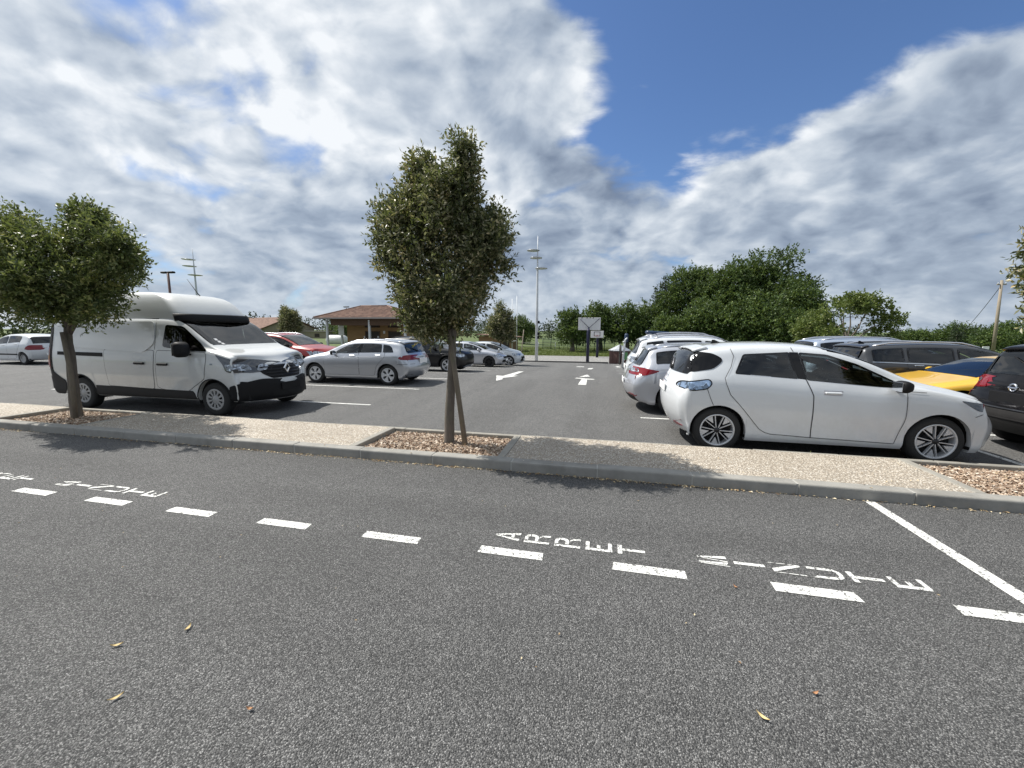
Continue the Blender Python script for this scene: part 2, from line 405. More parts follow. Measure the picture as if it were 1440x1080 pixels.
M['cloth'] = flat('seat_cloth', (.035, .036, .042), .95, var=.3, nscale=40)
M['glass'] = glass_mat('clear_glass', (.62, .68, .66))
M['glass_tint'] = glass_mat('privacy_glass', (.16, .17, .18))
M['glass_van'] = glass_mat('screen_glass', (.42, .50, .49), gl_k=1.05)
M['steel'] = flat('galvanised_steel', (.50, .52, .54), .42, .6, var=.15)
M['steel_paint'] = flat('pale_painted_steel', (.60, .62, .64), .45, .1, var=.12)
M['brown_metal'] = flat('brown_painted_steel', (.11, .055, .045), .5, .1, var=.15)
M['navy'] = flat('navy_painted_steel', (.010, .012, .042), .45, .1, var=.2)
M['board'] = flat('backboard_white', (.66, .66, .66), .55, var=.08, nscale=4)
M['green_metal'] = flat('green_painted_steel', (.02, .055, .035), .5, .1)
M['wire'] = flat('black_wire', (.03, .03, .03), .6)

# ------------------------------------------------------------------ mesh helpers
class MB:
    def __init__(s): s.v = []; s.f = []; s.m = []; s.sm = []
    def add(s, verts, faces, mat=0, smooth=False):
        o = len(s.v); s.v += [tuple(v) for v in verts]
        for f in faces:
            s.f.append(tuple(i + o for i in f)); s.m.append(mat); s.sm.append(smooth)
        return s
    def box(s, c, size, mat=0, rot=0.0, ch=0.0, tilt=None):
        """chamfered box, centre c"""
        hx, hy, hz = (x / 2 for x in size); ch = min(ch, hx * .9, hy * .9, hz * .9)
        bm = bmesh.new(); bmesh.ops.create_cube(bm, size=1)
        for v in bm.verts: v.co = Vector((v.co.x * 2 * hx, v.co.y * 2 * hy, v.co.z * 2 * hz))
        if ch > 0: bmesh.ops.bevel(bm, geom=list(bm.edges), offset=ch, segments=1, affect='EDGES', profile=.5)
        mt = Matrix.Translation(c) @ (tilt if tilt else Matrix.Rotation(rot, 4, 'Z'))
        bm.transform(mt); bm.verts.index_update()
        s.add([v.co[:] for v in bm.verts], [[v.index for v in f.verts] for f in bm.faces], mat); bm.free()
        return s
    def tube(s, path, radii, n=8, mat=0, caps=True, smooth=True):
        path = [Vector(p) for p in path]
        if isinstance(radii, (int, float)): radii = [radii] * len(path)
        rings = []; up = None
        for i, p in enumerate(path):
            d = (path[min(i + 1, len(path) - 1)] - path[max(i - 1, 0)]).normalized()
            if up is None:
                up = Vector((0, 0, 1)) if abs(d.z) < .9 else Vector((1, 0, 0))
            x = d.cross(up).normalized(); y = x.cross(d).normalized(); up = y
            rings.append([p + (x * math.cos(2 * PI * k / n) + y * math.sin(2 * PI * k / n)) * radii[i] for k in range(n)])
        vs = [q for r in rings for q in r]; fs = []
        for i in range(len(path) - 1):
            for k in range(n):
                fs.append((i * n + k, i * n + (k + 1) % n, (i + 1) * n + (k + 1) % n, (i + 1) * n + k))
        s.add(vs, fs, mat, smooth)
        if caps:
            o = len(s.v) - len(vs)
            for ring, rev in ((range(n), True), (range((len(path) - 1) * n, len(path) * n), False)):
                idx = [o + k for k in ring]
                s.f.append(tuple(reversed(idx)) if rev else tuple(idx)); s.m.append(mat); s.sm.append(False)
        return s
    def lathe(s, prof, n=24, axis='z', c=(0, 0, 0), mat=0, smooth=True, close=False):
        """prof: (radius, along)"""
        vs = []
        for r, a in prof:
            for k in range(n):
                t = 2 * PI * k / n; x, y = r * math.cos(t), r * math.sin(t)
                p = {'z': (x, y, a), 'y': (x, a, y), 'x': (a, x, y)}[axis]
                vs.append((p[0] + c[0], p[1] + c[1], p[2] + c[2]))
        fs = []
        L = len(prof)
        for i in range(L - 1 + (1 if close else 0)):
            j = (i + 1) % L
            for k in range(n):
                fs.append((i * n + k, i * n + (k + 1) % n, j * n + (k + 1) % n, j * n + k))
        return s.add(vs, fs, mat, smooth)
    def prism(s, poly, z0, z1, mat=0, frame=None):
        """polygon (x, y) extruded z0..z1, optional 4x4 frame"""
        n = len(poly)
        vs = [(x, y, z0) for x, y in poly] + [(x, y, z1) for x, y in poly]
        if frame: vs = [tuple(frame @ Vector(v)) for v in vs]
        fs = [tuple(range(n - 1, -1, -1)), tuple(range(n, 2 * n))] + [(i, (i + 1) % n, n + (i + 1) % n, n + i) for i in range(n)]
        return s.add(vs, fs, mat)
    def build(s, name, mats, parent=None, loc=None):
        me = bpy.data.meshes.new(name)
        me.from_pydata(s.v, [], s.f)
        if not isinstance(mats, (list, tuple)): mats = [mats]
        for m in mats: me.materials.append(m)
        if s.f:
            me.polygons.foreach_set('material_index', s.m); me.polygons.foreach_set('use_smooth', s.sm)
        me.update()
        o = bpy.data.objects.new(name, me); COL.objects.link(o)
        if parent is not None: o.parent = parent
        if loc is not None: o.location = loc
        return o
def np_mesh(name, verts, faces, mat, parent=None, smooth=False):
    """fast mesh from numpy arrays (faces all of one size)"""
    me = bpy.data.meshes.new(name)
    verts = np.asarray(verts, np.float32); faces = np.asarray(faces, np.int32)
    nf, k = faces.shape
    me.vertices.add(len(verts)); me.vertices.foreach_set('co', verts.ravel())
    me.loops.add(nf * k); me.loops.foreach_set('vertex_index', faces.ravel())
    me.polygons.add(nf); me.polygons.foreach_set('loop_start', np.arange(0, nf * k, k, dtype=np.int32))
    me.polygons.foreach_set('loop_total', np.full(nf, k, np.int32))
    me.polygons.foreach_set('use_smooth', np.full(nf, smooth, bool))
    for m in (mat if isinstance(mat, (list, tuple)) else [mat]): me.materials.append(m)
    me.update(calc_edges=True); me.validate()
    o = bpy.data.objects.new(name, me); COL.objects.link(o)
    if parent is not None: o.parent = parent
    return o
def tag(o, label=None, cat=None, group=None, kind=None):
    if label: o['label'] = label
    if cat: o['category'] = cat
    if group: o['group'] = group
    if kind: o['kind'] = kind
    return o
def thing(name, label, cat, loc=(0, 0, 0), rz=0.0, group=None):
    o = bpy.data.objects.new(name, None); COL.objects.link(o)
    o.empty_display_size = .2
    o.location = loc; o.rotation_euler = (0, 0, rz)
    return tag(o, label, cat, group)
def sstep(x, a, b):
    t = min(1, max(0, (x - a) / (b - a))); return t * t * (3 - 2 * t)

# ------------------------------------------------------------------ the ground
ROAD = 0.06
def g(x, y):
    """height of the car park and the land beyond: level by the kerb, falling gently away behind"""
    fall = 0.0
    if y > 14: fall = -0.045 * (min(y, 34) - 14) * sstep(y, 13.5, 16.5)
    return fall * sstep(x, -24, -11)
def sheet(name, xs, ys, mat, zf, kind='structure', parent=None):
    vs = [(x, y, zf(x, y)) for y in ys for x in xs]; n = len(xs)
    fs = [(j * n + i, j * n + i + 1, (j + 1) * n + i + 1, (j + 1) * n + i) for j in range(len(ys) - 1) for i in range(n - 1)]
    b = MB(); b.add(vs, fs, 0, True)
    o = b.build(name, mat, parent); 
    if kind: o['kind'] = kind
    return o
def lin(a, b, n): return [a + (b - a) * i / (n - 1) for i in range(n)]
far_x = [-1500, -600, -300, -150, -90] + lin(-70, 50, 61) + [80, 150, 300, 600, 1500]
far_y = [-1500, -500, -120, -40, 3] + lin(6, 70, 33) + [90, 130, 200, 400, 800, 1800]
sheet('ground', far_x, far_y, M['field'], lambda x, y: g(x, y) - 0.08)
sheet('road', lin(-70, 70, 29), lin(-30, 4.44, 9), M['road'], lambda x, y: ROAD)
EDGE = 31.6
sheet('car_park', lin(-62, 44, 54), [5.72] + lin(6, 12, 4) + lin(13, EDGE, 20), M['lot'], lambda x, y: g(x, y))
sheet('sports_court', lin(-16, 14, 16), lin(EDGE + .25, 42, 9), M['court'], lambda x, y: g(x, y) - .02)
# ------------------------------------------------------------------ raised island: kerb stones, pavement, tree beds
KT = 0.18                                     # top of the kerb
KY0, KY1 = 4.43, 4.57
kerb = bpy.data.objects.new('kerb', None); COL.objects.link(kerb); kerb['kind'] = 'structure'
def kerb_mesh(jit):
    bm = bmesh.new(); bmesh.ops.create_cube(bm, size=1)
    for v in bm.verts:
        v.co = Vector((v.co.x * .986, v.co.y * (KY1 - KY0), v.co.z * .30))
    top = [e for e in bm.edges if all(v.co.z > .1 for v in e.verts) and all(v.co.y < 0 for v in e.verts)]
    bmesh.ops.bevel(bm, geom=top, offset=.022, segments=3, affect='EDGES', profile=.5)
    rest = [e for e in bm.edges if abs(e.verts[0].co.x - e.verts[1].co.x) < 1e-4 and abs(abs(e.verts[0].co.x) - .493) < 1e-3]
    bmesh.ops.bevel(bm, geom=rest, offset=.007, segments=1, affect='EDGES')
    me = bpy.data.meshes.new('kerb_stone'); bm.to_mesh(me); bm.free(); me.materials.append(M['kerb']); return me
kmes = kerb_mesh(0)
for i in range(-24, 16):
    o = bpy.data.objects.new('kerb_stone', kmes); COL.objects.link(o); o.parent = kerb
    o.location = (i + .5, (KY0 + KY1) / 2 + rnd.uniform(-.004, .004), KT - .15 + rnd.uniform(-.004, .003))
    o.rotation_euler = (0, 0, rnd.uniform(-.004, .004))
b = MB(); b.box((-4, (KY0 + KY1) / 2 + .002, .03), (40, .128, .286)); jt = b.build('mortar_bed', M['mortar'], kerb)
# back edging strip
BACK0, BACK1 = 5.64, 5.72
be = bpy.data.objects.new('back_edging', None); COL.objects.link(be); be['kind'] = 'structure'
b = MB(); b.box((0, 0, 0), (.994, BACK1 - BACK0, .26), ch=.008); ebm = None
e0 = b.build('edging_stone', M['edging'], be, (-23.5, (BACK0 + BACK1) / 2, .03))
for i in range(-23, 16):
    o = e0.copy(); COL.objects.link(o); o.parent = be
    o.location = (i + .5, (BACK0 + BACK1) / 2 + rnd.uniform(-.003, .003), .03 + rnd.uniform(-.004, .003))
BEDS = [(-17.25, -15.30), (-10.15, -8.20), (-3.16, -1.22), (3.68, 5.75), (10.8, 12.8)]
xs0 = -24
for (a, c) in BEDS + [(16, 16)]:
    x1 = a - .11 if a < 16 else 16
    b = MB(); b.box(((xs0 + x1) / 2, (KY1 + BACK0) / 2, .06), (x1 - xs0, BACK0 - KY1 - .004, .224), 0)
    o = b.build('pavement', M['pebble']); o['kind'] = 'structure'
    xs0 = c + .11
def chips(name, n, x0, x1, y0, y1, z0, mat, smin, smax, hump=.03, edge=.0):
    X = npr.uniform(x0, x1, n); Y = npr.uniform(y0, y1, n)
    ux = (X - x0) / (x1 - x0); uy = (Y - y0) / (y1 - y0)
    Z = z0 + hump * np.clip(np.minimum(np.minimum(ux, 1 - ux) * 4, np.minimum(uy, 1 - uy) * 3), 0, 1) + npr.uniform(0, .022, n)
    L = npr.uniform(smin, smax, n); Wd = L * npr.uniform(.3, .6, n); H = npr.uniform(.003, .009, n)
    a = npr.uniform(0, 2 * PI, n); t = npr.normal(0, .38, n); r2 = npr.normal(0, .38, n)
    ca, sa = np.cos(a), np.sin(a)
    e1 = np.stack([ca * np.cos(t), sa * np.cos(t), np.sin(t)], 1)
    e2 = np.stack([-sa * np.cos(r2), ca * np.cos(r2), np.sin(r2)], 1)
    e3 = np.cross(e1, e2)
    cen = np.stack([X, Y, Z], 1)
    V = []
    for (p, q, s) in ((-1, -.6, 0), (-.2, -1, 0), (1, -.5, 0), (.9, .7, 0), (-.5, 1, 0), (-1, -.6, 1), (-.2, -1, 1), (1, -.5, 1), (.9, .7, 1), (-.5, 1, 1)):
        V.append(cen + e1 * (p * L / 2)[:, None] + e2 * (q * Wd / 2)[:, None] + e3 * (s * H)[:, None])
    V = np.stack(V, 1).reshape(-1, 3)
    base = (np.arange(n) * 10)[:, None]
    F = []
    for tri in ((5, 6, 7), (5, 7, 8), (5, 8, 9), (0, 1, 6), (0, 6, 5), (1, 2, 7), (1, 7, 6), (2, 3, 8), (2, 8, 7), (3, 4, 9), (3, 9, 8), (4, 0, 5), (4, 5, 9)):
        F.append(base + np.array(tri)[None])
    F = np.concatenate(F, 0)
    o = np_mesh(name, V, F, mat); o['kind'] = 'stuff'
    return o
bed_names = ['bark mulch in the tree bed at the far left end', 'bark mulch around the left street tree by the van', 'pale bark mulch in the bed of the middle tree', 'bark mulch in the bed at the right edge beside the white hatchback', 'bark mulch in a further tree bed']
for k, (a, c) in enumerate(BEDS):
    b = MB(); b.box(((a + c) / 2, (KY1 + BACK0) / 2, 0), (c - a, BACK0 - KY1, .17))
    o = b.build('bed_soil', M['soil']); o['kind'] = 'structure'
    ed = bpy.data.objects.new('bed_edging', None); COL.objects.link(ed); ed['kind'] = 'structure'
    for x in (a - .055, c + .055):
        q = MB(); q.box((0, 0, 0), (.10, BACK0 - KY1 - .01, .26), ch=.007)
        q.build('edging_stone', M['edging'], ed, (x, (KY1 + BACK0) / 2, .048))
    if k in (1, 2, 3):
        o = chips('bark_mulch', 7500, a + .01, c - .01, KY1 + .01, BACK0 - .01, .092, M['chips'], .014, .052)
        tag(o, bed_names[k], 'mulch')
# spilled chips and dry litter on the pavement edges and in the gutter
def gutter(n, x0, x1):
    X = []; Y = []
    while len(X) < n:
        x = rnd.uniform(x0, x1); 
        w_ = .5 + .5 * math.sin(x * 1.7) * math.sin(x * .61 + 1) + (.6 if -4.2 < x < .6 else 0)
        if rnd.random() < w_ * .8:
            X.append(x); Y.append(KY0 - abs(rnd.gauss(0, .032)) - .006)
    return np.array(X), np.array(Y)
def flakes(name, X, Y, z, smin, smax, mat, curl=.35):
    n = len(X); L = npr.uniform(smin, smax, n); Wd = L * npr.uniform(.28, .55, n); a = npr.uniform(0, 2 * PI, n)
    e1 = np.stack([np.cos(a), np.sin(a), npr.normal(0, .12, n)], 1); e2 = np.stack([-np.sin(a), np.cos(a), npr.normal(0, .2, n)], 1)
    cen = np.stack([X, Y, np.full(n, z) + npr.uniform(.003, .012, n)], 1); up = np.array([0, 0, 1.])
    V = np.stack([cen - e1 * (L / 2)[:, None], cen - e2 * (Wd / 2)[:, None] + up * (Wd * curl)[:, None], cen + e1 * (L / 2)[:, None], cen + e2 * (Wd / 2)[:, None] + up * (Wd * curl)[:, None]], 1).reshape(-1, 3)
    base = (np.arange(n) * 4)[:, None]
    F = np.concatenate([base + np.array([0, 1, 2])[None], base + np.array([0, 2, 3])[None]], 0)
    return np_mesh(name, V, F, mat)
gx, gy = gutter(1500, -12, 6)
o = flakes('leaf_litter', gx, gy, ROAD, .010, .040, M['litter']); tag(o, 'dry leaves and bark flakes lying along the foot of the kerb', 'leaf litter', kind='stuff')
X = np.concatenate([npr.normal(-2.1, 1.3, 260), npr.normal(-9.2, 1.3, 200), npr.normal(4.3, .9, 120)])
Y = npr.uniform(KY0 + .01, BACK0, len(X))
o = flakes('leaf_litter', X, Y, KT - .006, .012, .034, M['litter']); tag(o, 'scattered bark flakes and dry leaves on the gravel pavement', 'leaf litter', kind='stuff')
X = npr.uniform(-7, 5, 70); Y = npr.uniform(1.0, 4.3, 70)
o = flakes('leaf_litter', X, Y, ROAD, .008, .022, M['litter']); tag(o, 'tiny dry flakes strewn over the near asphalt', 'leaf litter', kind='stuff')
M['leaf_yellow'] = flat('dry_yellow_leaf', (.60, .46, .22), .7, var=.25, nscale=60)
M['leaf_brown'] = flat('dry_orange_leaf', (.38, .20, .10), .7, var=.25, nscale=60)
LV = [(-2.43, 1.39, .6, 'y', 'narrow yellow fallen leaf lying furthest left on the asphalt'),
      (-2.19, 1.57, 1.9, 'y', 'curled pale fallen leaf with a dark stalk on the left asphalt'),
      (-2.08, 1.16, 1.1, 'y', 'straight pale yellow leaf nearest the bottom left on the asphalt'),
      (-1.45, 1.25, .1, 'b', 'small orange brown leaf on the asphalt left of centre'),
      (.73, 1.71, 2.4, 'y', 'rounded tan leaf on the asphalt right of centre at the bottom'),
      (1.01, 1.89, .4, 'b', 'tiny brown leaf on the asphalt right of the tan one'),
      (.90, 2.65, 2.2, 'b', 'thin reddish leaf on the asphalt just before the painted dashes')]
for (x, y, a, k, lab) in LV:
    L_, W_ = (.055, .016) if k == 'y' else (.035, .013)
    b = MB(); pts = []
    for i in range(7):
        t = i / 6; ww = W_ * math.sin(PI * min(.98, max(.02, t))) ; z = .006 + .010 * (2 * t - 1) ** 2
        pts += [((t - .5) * L_, -ww / 2, z + .005), ((t - .5) * L_, 0, z), ((t - .5) * L_, ww / 2, z + .005)]
    fs = []
    for i in range(6):
        for j in range(2): fs.append((i * 3 + j, (i + 1) * 3 + j, (i + 1) * 3 + j + 1, i * 3 + j + 1))
    b.add(pts, fs, 0, True)
    o = b.build('fallen_leaf', M['leaf_yellow' if k == 'y' else 'leaf_brown'], None, (x, y, ROAD)); o.rotation_euler = (0, 0, a)
    tag(o, lab, 'leaf', 'dry leaves on the road')

# ------------------------------------------------------------------ painted markings (thin sheets that follow the ground)
def strip(name, poly, zf, off=.004, parent=None):
    """poly: (x, y) corners; finely split so that it follows a sloping surface"""
    vv, ee, ff, _, _, _ = delaunay_2d_cdt([Vector(p) for p in poly], [], [list(range(len(poly)))], 1, 1e-6)
    b = MB(); b.add([(p.x, p.y, zf(p.x, p.y) + off) for p in vv], [tuple(f) for f in ff])
    return b.build(name, M['mark'], parent)
def rect(x0, y0, x1, y1): return [(x0, y0), (x1, y0), (x1, y1), (x0, y1)]
road_z = lambda x, y: ROAD
mk = bpy.data.objects.new('lane_dashes', None); COL.objects.link(mk); mk['kind'] = 'structure'
for k in range(-6, 16):
    x0 = -5.845 + k if k < 5 else -5.86 + k
    x0 += {0: 0, 3: -.01, 6: -.01}.get(k, 0)
    sk = rnd.uniform(-.006, .006)
    o = strip('dash', [(x0 + sk, 2.674), (x0 + .49 + sk, 2.672), (x0 + .485, 2.768), (x0 + .005, 2.77)], road_z, parent=mk)
bl = bpy.data.objects.new('bay_end_line', None); COL.objects.link(bl); bl['kind'] = 'structure'
strip('painted_line', [(2.580, 2.775), (2.690, 2.775), (2.662, 4.40), (2.572, 4.40)], road_z, parent=bl)
# stencilled words, each letter .20 m tall, read from the left
LT = {
 'A': [[(.0, 0), (.032, 0), (.062, .155), (.053, .2)], [(.095, 0), (.128, 0), (.078, .2), (.060, .2), (.062, .18)], [(.048, .045), (.088, .045), (.084, .07), (.052, .07)]],
 'R': [[(0, 0), (.030, 0), (.030, .2), (0, .2)], [(.037, .172), (.085, .172), (.100, .160), (.128, .160), (.115, .188), (.085, .2), (.037, .2)], [(.037, .088), (.085, .088), (.115, .100), (.130, .130), (.128, .153), (.098, .153), (.098, .130), (.085, .116), (.037, .116)],
       [(.055, .082), (.085, .082), (.105, .06), (.108, 0), (.135, 0), (.128, .065), (.1, .084)]],
 'E': [[(0, 0), (.033, 0), (.033, .2), (0, .2)], [(.033, 0), (.125, 0), (.125, .030), (.033, .030)], [(.033, .170), (.120, .170), (.120, .2), (.033, .2)], [(.033, .088), (.085, .088), (.085, .114), (.033, .114)]],
 'T': [[(0, .166), (.125, .166), (.125, .2), (0, .2)], [(.046, 0), (.078, 0), (.078, .164), (.046, .164)]],
 'M': [[(0, 0), (.008, 0), (.020, .15), (.026, .2), (.012, .2)], [(.018, .02), (.048, 0), (.050, .02), (.038, .2), (.030, .2)], [(.088, .2), (.102, .2), (.132, .008), (.132, 0), (.098, 0)], [(.056, 0), (.068, 0), (.086, .17), (.080, .17)]],
 'I': [[(.048, 0), (.082, 0), (.082, .2), (.048, .2)]],
 'N': [[(0, 0), (.010, 0), (.012, .18), (.006, .19)], [(.012, .195), (.050, .2), (.128, .03), (.124, 0), (.108, 0)], [(.120, .2), (.128, .2), (.130, .04), (.124, .04)]],
 'U': [[(.0, .045), (.028, .052), (.026, .17), (.0, .2)], [(.100, .052), (.130, .045), (.130, .2), (.102, .2)], [(.0, .040), (.03, .006), (.06, 0), (.075, 0), (.105, .008), (.130, .040), (.104, .046), (.09, .032), (.062, .028), (.044, .032), (.028, .046)]],
}
def word(text, x0, label):
    root = bpy.data.objects.new('painted_word', None); COL.objects.link(root); root['kind'] = 'structure'
    if label: root['label'] = label
    for i, ch in enumerate(text):
        xr = x0 + i * .24 + .20
        mb = MB()
        for poly in LT[ch]:
            pts = [(xr - q, 2.893 + p) for (p, q) in poly]
            vv, ee, ff, _, _, _ = delaunay_2d_cdt([Vector(p) for p in pts], [], [list(range(len(pts)))], 1, 1e-6)
            mb.add([(p.x, p.y, ROAD + .004) for p in vv], [tuple(f) for f in ff])
        mb.build('letter', M['mark'], root)
word('ARRET', -.79, 'white stencilled word ARRET on the asphalt in the middle')
word('MINUTE', .74, 'white stencilled word MINUTE on the asphalt at the right')
word('ARRET', -7.24, 'white stencilled word ARRET cut by the left edge of the photo')
word('MINUTE', -5.66, 'white stencilled word MINUTE on the asphalt at the left')
# bay lines in the car park
bays = bpy.data.objects.new('bay_lines', None); COL.objects.link(bays); bays['kind'] = 'structure'
def follow(x0, x1, y, wd=.085, nseg=4):
    vs = []; 
    for i in range(nseg + 1):
        x = x0 + (x1 - x0) * i / nseg; vs += [(x, y - wd / 2, g(x, y - wd / 2) + .005), (x, y + wd / 2, g(x, y + wd / 2) + .005)]
    b = MB(); b.add(vs, [(2 * i, 2 * i + 2, 2 * i + 3, 2 * i + 1) for i in range(nseg)]); b.build('bay_line', M['mark'], bays)
for k in range(10):
    y = 8.07 + 2.53 * k
    follow(-10.1, -5.13, y, nseg=8 if k > 2 else 2)
    follow(-15.2, -10.3, y, nseg=8 if k > 2 else 2)
    follow(.80, 5.35, y + .06, nseg=8 if k > 2 else 2)
    follow(5.45, 10.2, y + .06, nseg=8 if k > 2 else 2)
strip('row_line', rect(5.36, 5.80, 5.45, 12.5), lambda x, y: g(x, y), .0055, bays)
def ground_poly(name, poly, parent):
    vv, ee, ff, _, _, _ = delaunay_2d_cdt([Vector(p) for p in poly], [], [list(range(len(poly)))], 1, 1e-6)
    b = MB(); b.add([(p.x, p.y, g(p.x, p.y) + .006) for p in vv], [tuple(f) for f in ff]); return b.build(name, M['mark'], parent)
ar = bpy.data.objects.new('direction_arrows', None); COL.objects.link(ar); ar['kind'] = 'structure'
def arrow(pts): ground_poly('painted_arrow', pts, ar)
arrow([(-.70, 12.75), (-.44, 12.75), (-.46, 14.2), (-.20, 14.2), (-.56, 17.1), (-.92, 14.5), (-.66, 14.35)])
arrow([(-3.48, 13.05), (-3.10, 15.05), (-3.28, 14.85), (-3.50, 18.1), (-3.72, 18.0), (-3.62, 14.6), (-3.92, 14.75)])
arrow([(-1.45, 24.2), (-1.0, 24.2), (-1.0, 24.9), (-1.45, 24.9)])
arrow([(-.72, 21.7), (-.48, 21.8), (-.42, 23.2), (-.68, 22.9)])
arrow([(.95, 25.0), (1.2, 25.0), (1.1, 26.6), (.9, 26.2)])
# dark kerb at the far edge of the car park
fk = bpy.data.objects.new('far_kerb', None); COL.objects.link(fk); fk['kind'] = 'structure'
M['far_kerb'] = concrete('far_kerb_concrete', (.10, .095, .09))
vs = []; fs = []
xsf = lin(-11.5, .55, 13)
for i, x in enumerate(xsf):
    for (yy, zz) in ((EDGE, -.1), (EDGE, .10), (EDGE + .16, .10), (EDGE + .16, -.1)):
        vs.append((x, yy, g(x, yy) + zz))
for i in range(12):
    for k in range(3): fs.append((i * 4 + k, (i + 1) * 4 + k, (i + 1) * 4 + k + 1, i * 4 + k + 1))
b = MB(); b.add(vs, fs); b.build('kerb_stone', M['far_kerb'], fk)
# ------------------------------------------------------------------ trees
def lobes_points(lobes, n, shell=.55):
    """points in a union of ellipsoids, denser near the outside; also outward directions"""
    vol = np.array([l[3] * l[4] * l[5] for l in lobes]) ** .62
    idx = npr.choice(len(lobes), n, p=vol / vol.sum())
    L = np.array(lobes)[idx]
    d = npr.normal(size=(n, 3)); d /= np.linalg.norm(d, axis=1)[:, None]
    r = npr.uniform(0, 1, n) ** shell
    p = L[:, :3] + d * r[:, None] * L[:, 3:6]
    out = d / L[:, 3:6]; out /= np.linalg.norm(out, axis=1)[:, None]
    return p, out, r
def leaf_cloud(name, lobes, ntw, per, twig, leaf, wid, mat, parent, up=.5, shell=.5, droop=0.0, gap=0.0, gscale=1.0):
    p, out, r = lobes_points(lobes, ntw, shell)
    if gap > 0:                              # clumping: drop twigs where a coarse 3-D wave field is low
        ph = npr.uniform(0, 6.28, 6); k = gscale
        fld = (np.sin(p[:, 0] * 3.1 * k + ph[0]) * np.sin(p[:, 1] * 2.7 * k + ph[1]) * np.sin(p[:, 2] * 3.4 * k + ph[2])
               + .7 * np.sin(p[:, 0] * 6.3 * k + ph[3]) * np.sin(p[:, 2] * 5.8 * k + ph[4]) + .5 * np.sin(p[:, 1] * 8.1 * k + p[:, 0] * 4 * k + ph[5]))
        keep = fld > -1.6 + gap * 2.0
        p, out, r = p[keep], out[keep], r[keep]
    n = len(p)
    dirs = out * 1.0 + npr.normal(0, .45, (n, 3)); dirs[:, 2] += up; dirs /= np.linalg.norm(dirs, axis=1)[:, None]
    tl = twig * npr.uniform(.6, 1.25, n)
    t = np.linspace(.05, 1.0, per)[None, :] + npr.uniform(-.06, .06, (n, per))
    base = p[:, None, :] + dirs[:, None, :] * (t * tl[:, None])[:, :, None]
    base[:, :, 2] -= droop * (t ** 2) * tl[:, None]
    base = base.reshape(-1, 3); m = len(base)
    D = np.repeat(dirs, per, 0)
    rv = npr.normal(size=(m, 3)); ld = D * .75 + rv * .75; ld /= np.linalg.norm(ld, axis=1)[:, None]
    s2 = np.cross(ld, npr.normal(size=(m, 3))); s2 /= np.linalg.norm(s2, axis=1)[:, None]
    nn = np.cross(ld, s2)
    Lf = leaf * npr.uniform(.6, 1.25, m); Wf = wid * npr.uniform(.7, 1.2, m)
    a = base; c = base + ld * Lf[:, None]; mid = base + ld * (Lf * .48)[:, None] 
    l = mid + s2 * (Wf / 2)[:, None] + nn * (Wf * .18)[:, None]; rr = mid - s2 * (Wf / 2)[:, None] + nn * (Wf * .18)[:, None]
    V = np.stack([a, l, c, rr], 1).reshape(-1, 3)
    b4 = (np.arange(m) * 4)[:, None]
    F = np.concatenate([b4 + np.array([0, 1, 2])[None], b4 + np.array([0, 2, 3])[None]], 0)
    return np_mesh(name, V, F, mat, parent)
def limbs(name, start, targets, r0, mat, parent, wob=.06):
    mb = MB()
    for tgt in targets:
        s = Vector(start) + Vector((rnd.uniform(-.02, .02), rnd.uniform(-.02, .02), rnd.uniform(-.15, .05))); e = Vector(tgt)
        path = []; n = 5
        for i in range(n + 1):
            t = i / n; q = s.lerp(e, t); q.z += math.sin(t * PI) * .08 * (e - s).length
            if 0 < i < n: q += Vector([rnd.gauss(0, wob * (e - s).length * .3) for _ in range(3)])
            path.append(q)
        L = (e - s).length
        mb.tube(path, [r0 * (1 - .85 * i / n) for i in range(n + 1)], 6)
        for k in range(3):
            i = rnd.randint(2, n - 1); q = path[i]
            d = Vector([rnd.gauss(0, 1), rnd.gauss(0, 1), rnd.gauss(.5, .6)]).normalized() * L * .22
            mb.tube([q, q + d * .5 + Vector((0, 0, .02 * L)), q + d], [r0 * .4, r0 * .25, r0 * .08], 5)
    return mb.build(name, mat, parent)

def street_tree(loc, lean, lobes, ntw, label, stake=None, r=.068, leafmat='leaf_oak', fork=1.75, ls=1.0, gap=.27, tufts=70, tr=(.09, .17), shrink=.15, zsc=1.0, spires=()):
    root = thing('street_tree', label, 'tree', loc, 0, 'evergreen street trees in the car park beds')
    lobes = [(l[0] * .97, l[1] * .97, 1.7 + (l[2] - 1.7) * zsc, max(.06, l[3] - shrink), max(.06, l[4] - shrink), max(.08, l[5] - shrink * .8)) for l in lobes]
    L = list(lobes)
    for q in spires: L += [q] * 2
    cand, outw, _ = lobes_points(L, tufts * 6, .05)
    n_ = 0
    for p, o_ in zip(cand, outw):            # shoots that stand out of the crown
        if n_ >= tufts: break
        if any(sum(((p[k] - l[k]) / l[3 + k]) ** 2 for k in range(3)) < .80 for l in lobes): continue
        q = rnd.uniform(*tr); e = rnd.uniform(.2, .9)
        L.append((p[0] + o_[0] * q * e, p[1] + o_[1] * q * e, p[2] + o_[2] * q * e + .05, q * .75, q * .75, q * rnd.uniform(.9, 1.6))); n_ += 1
    mb = MB(); n = 12; zt = fork
    path = [(lean[0] * i / n + .006 * math.sin(i * 1.1), lean[1] * i / n + .005 * math.sin(i * 1.7), -.08 + (zt + .08) * i / n) for i in range(n + 1)]
    mb.tube(path, [r * (1.45 - .0 * i) if i == 0 else r * (1.12 - .45 * i / n) for i in range(n + 1)], 14)
    mb.build('trunk', M['bark'], root)
    limbs('limbs', path[-1], [(l[0] + rnd.uniform(-.1, .1), l[1], l[2] + l[5] * .15) for l in lobes], r * .42, M['bark'], root)
    leaf_cloud('crown', L, ntw, 9, .16 * ls, .062 * ls, .026 * ls, M[leafmat], root, up=.6, shell=.46, gap=gap, gscale=1.7)
    return root
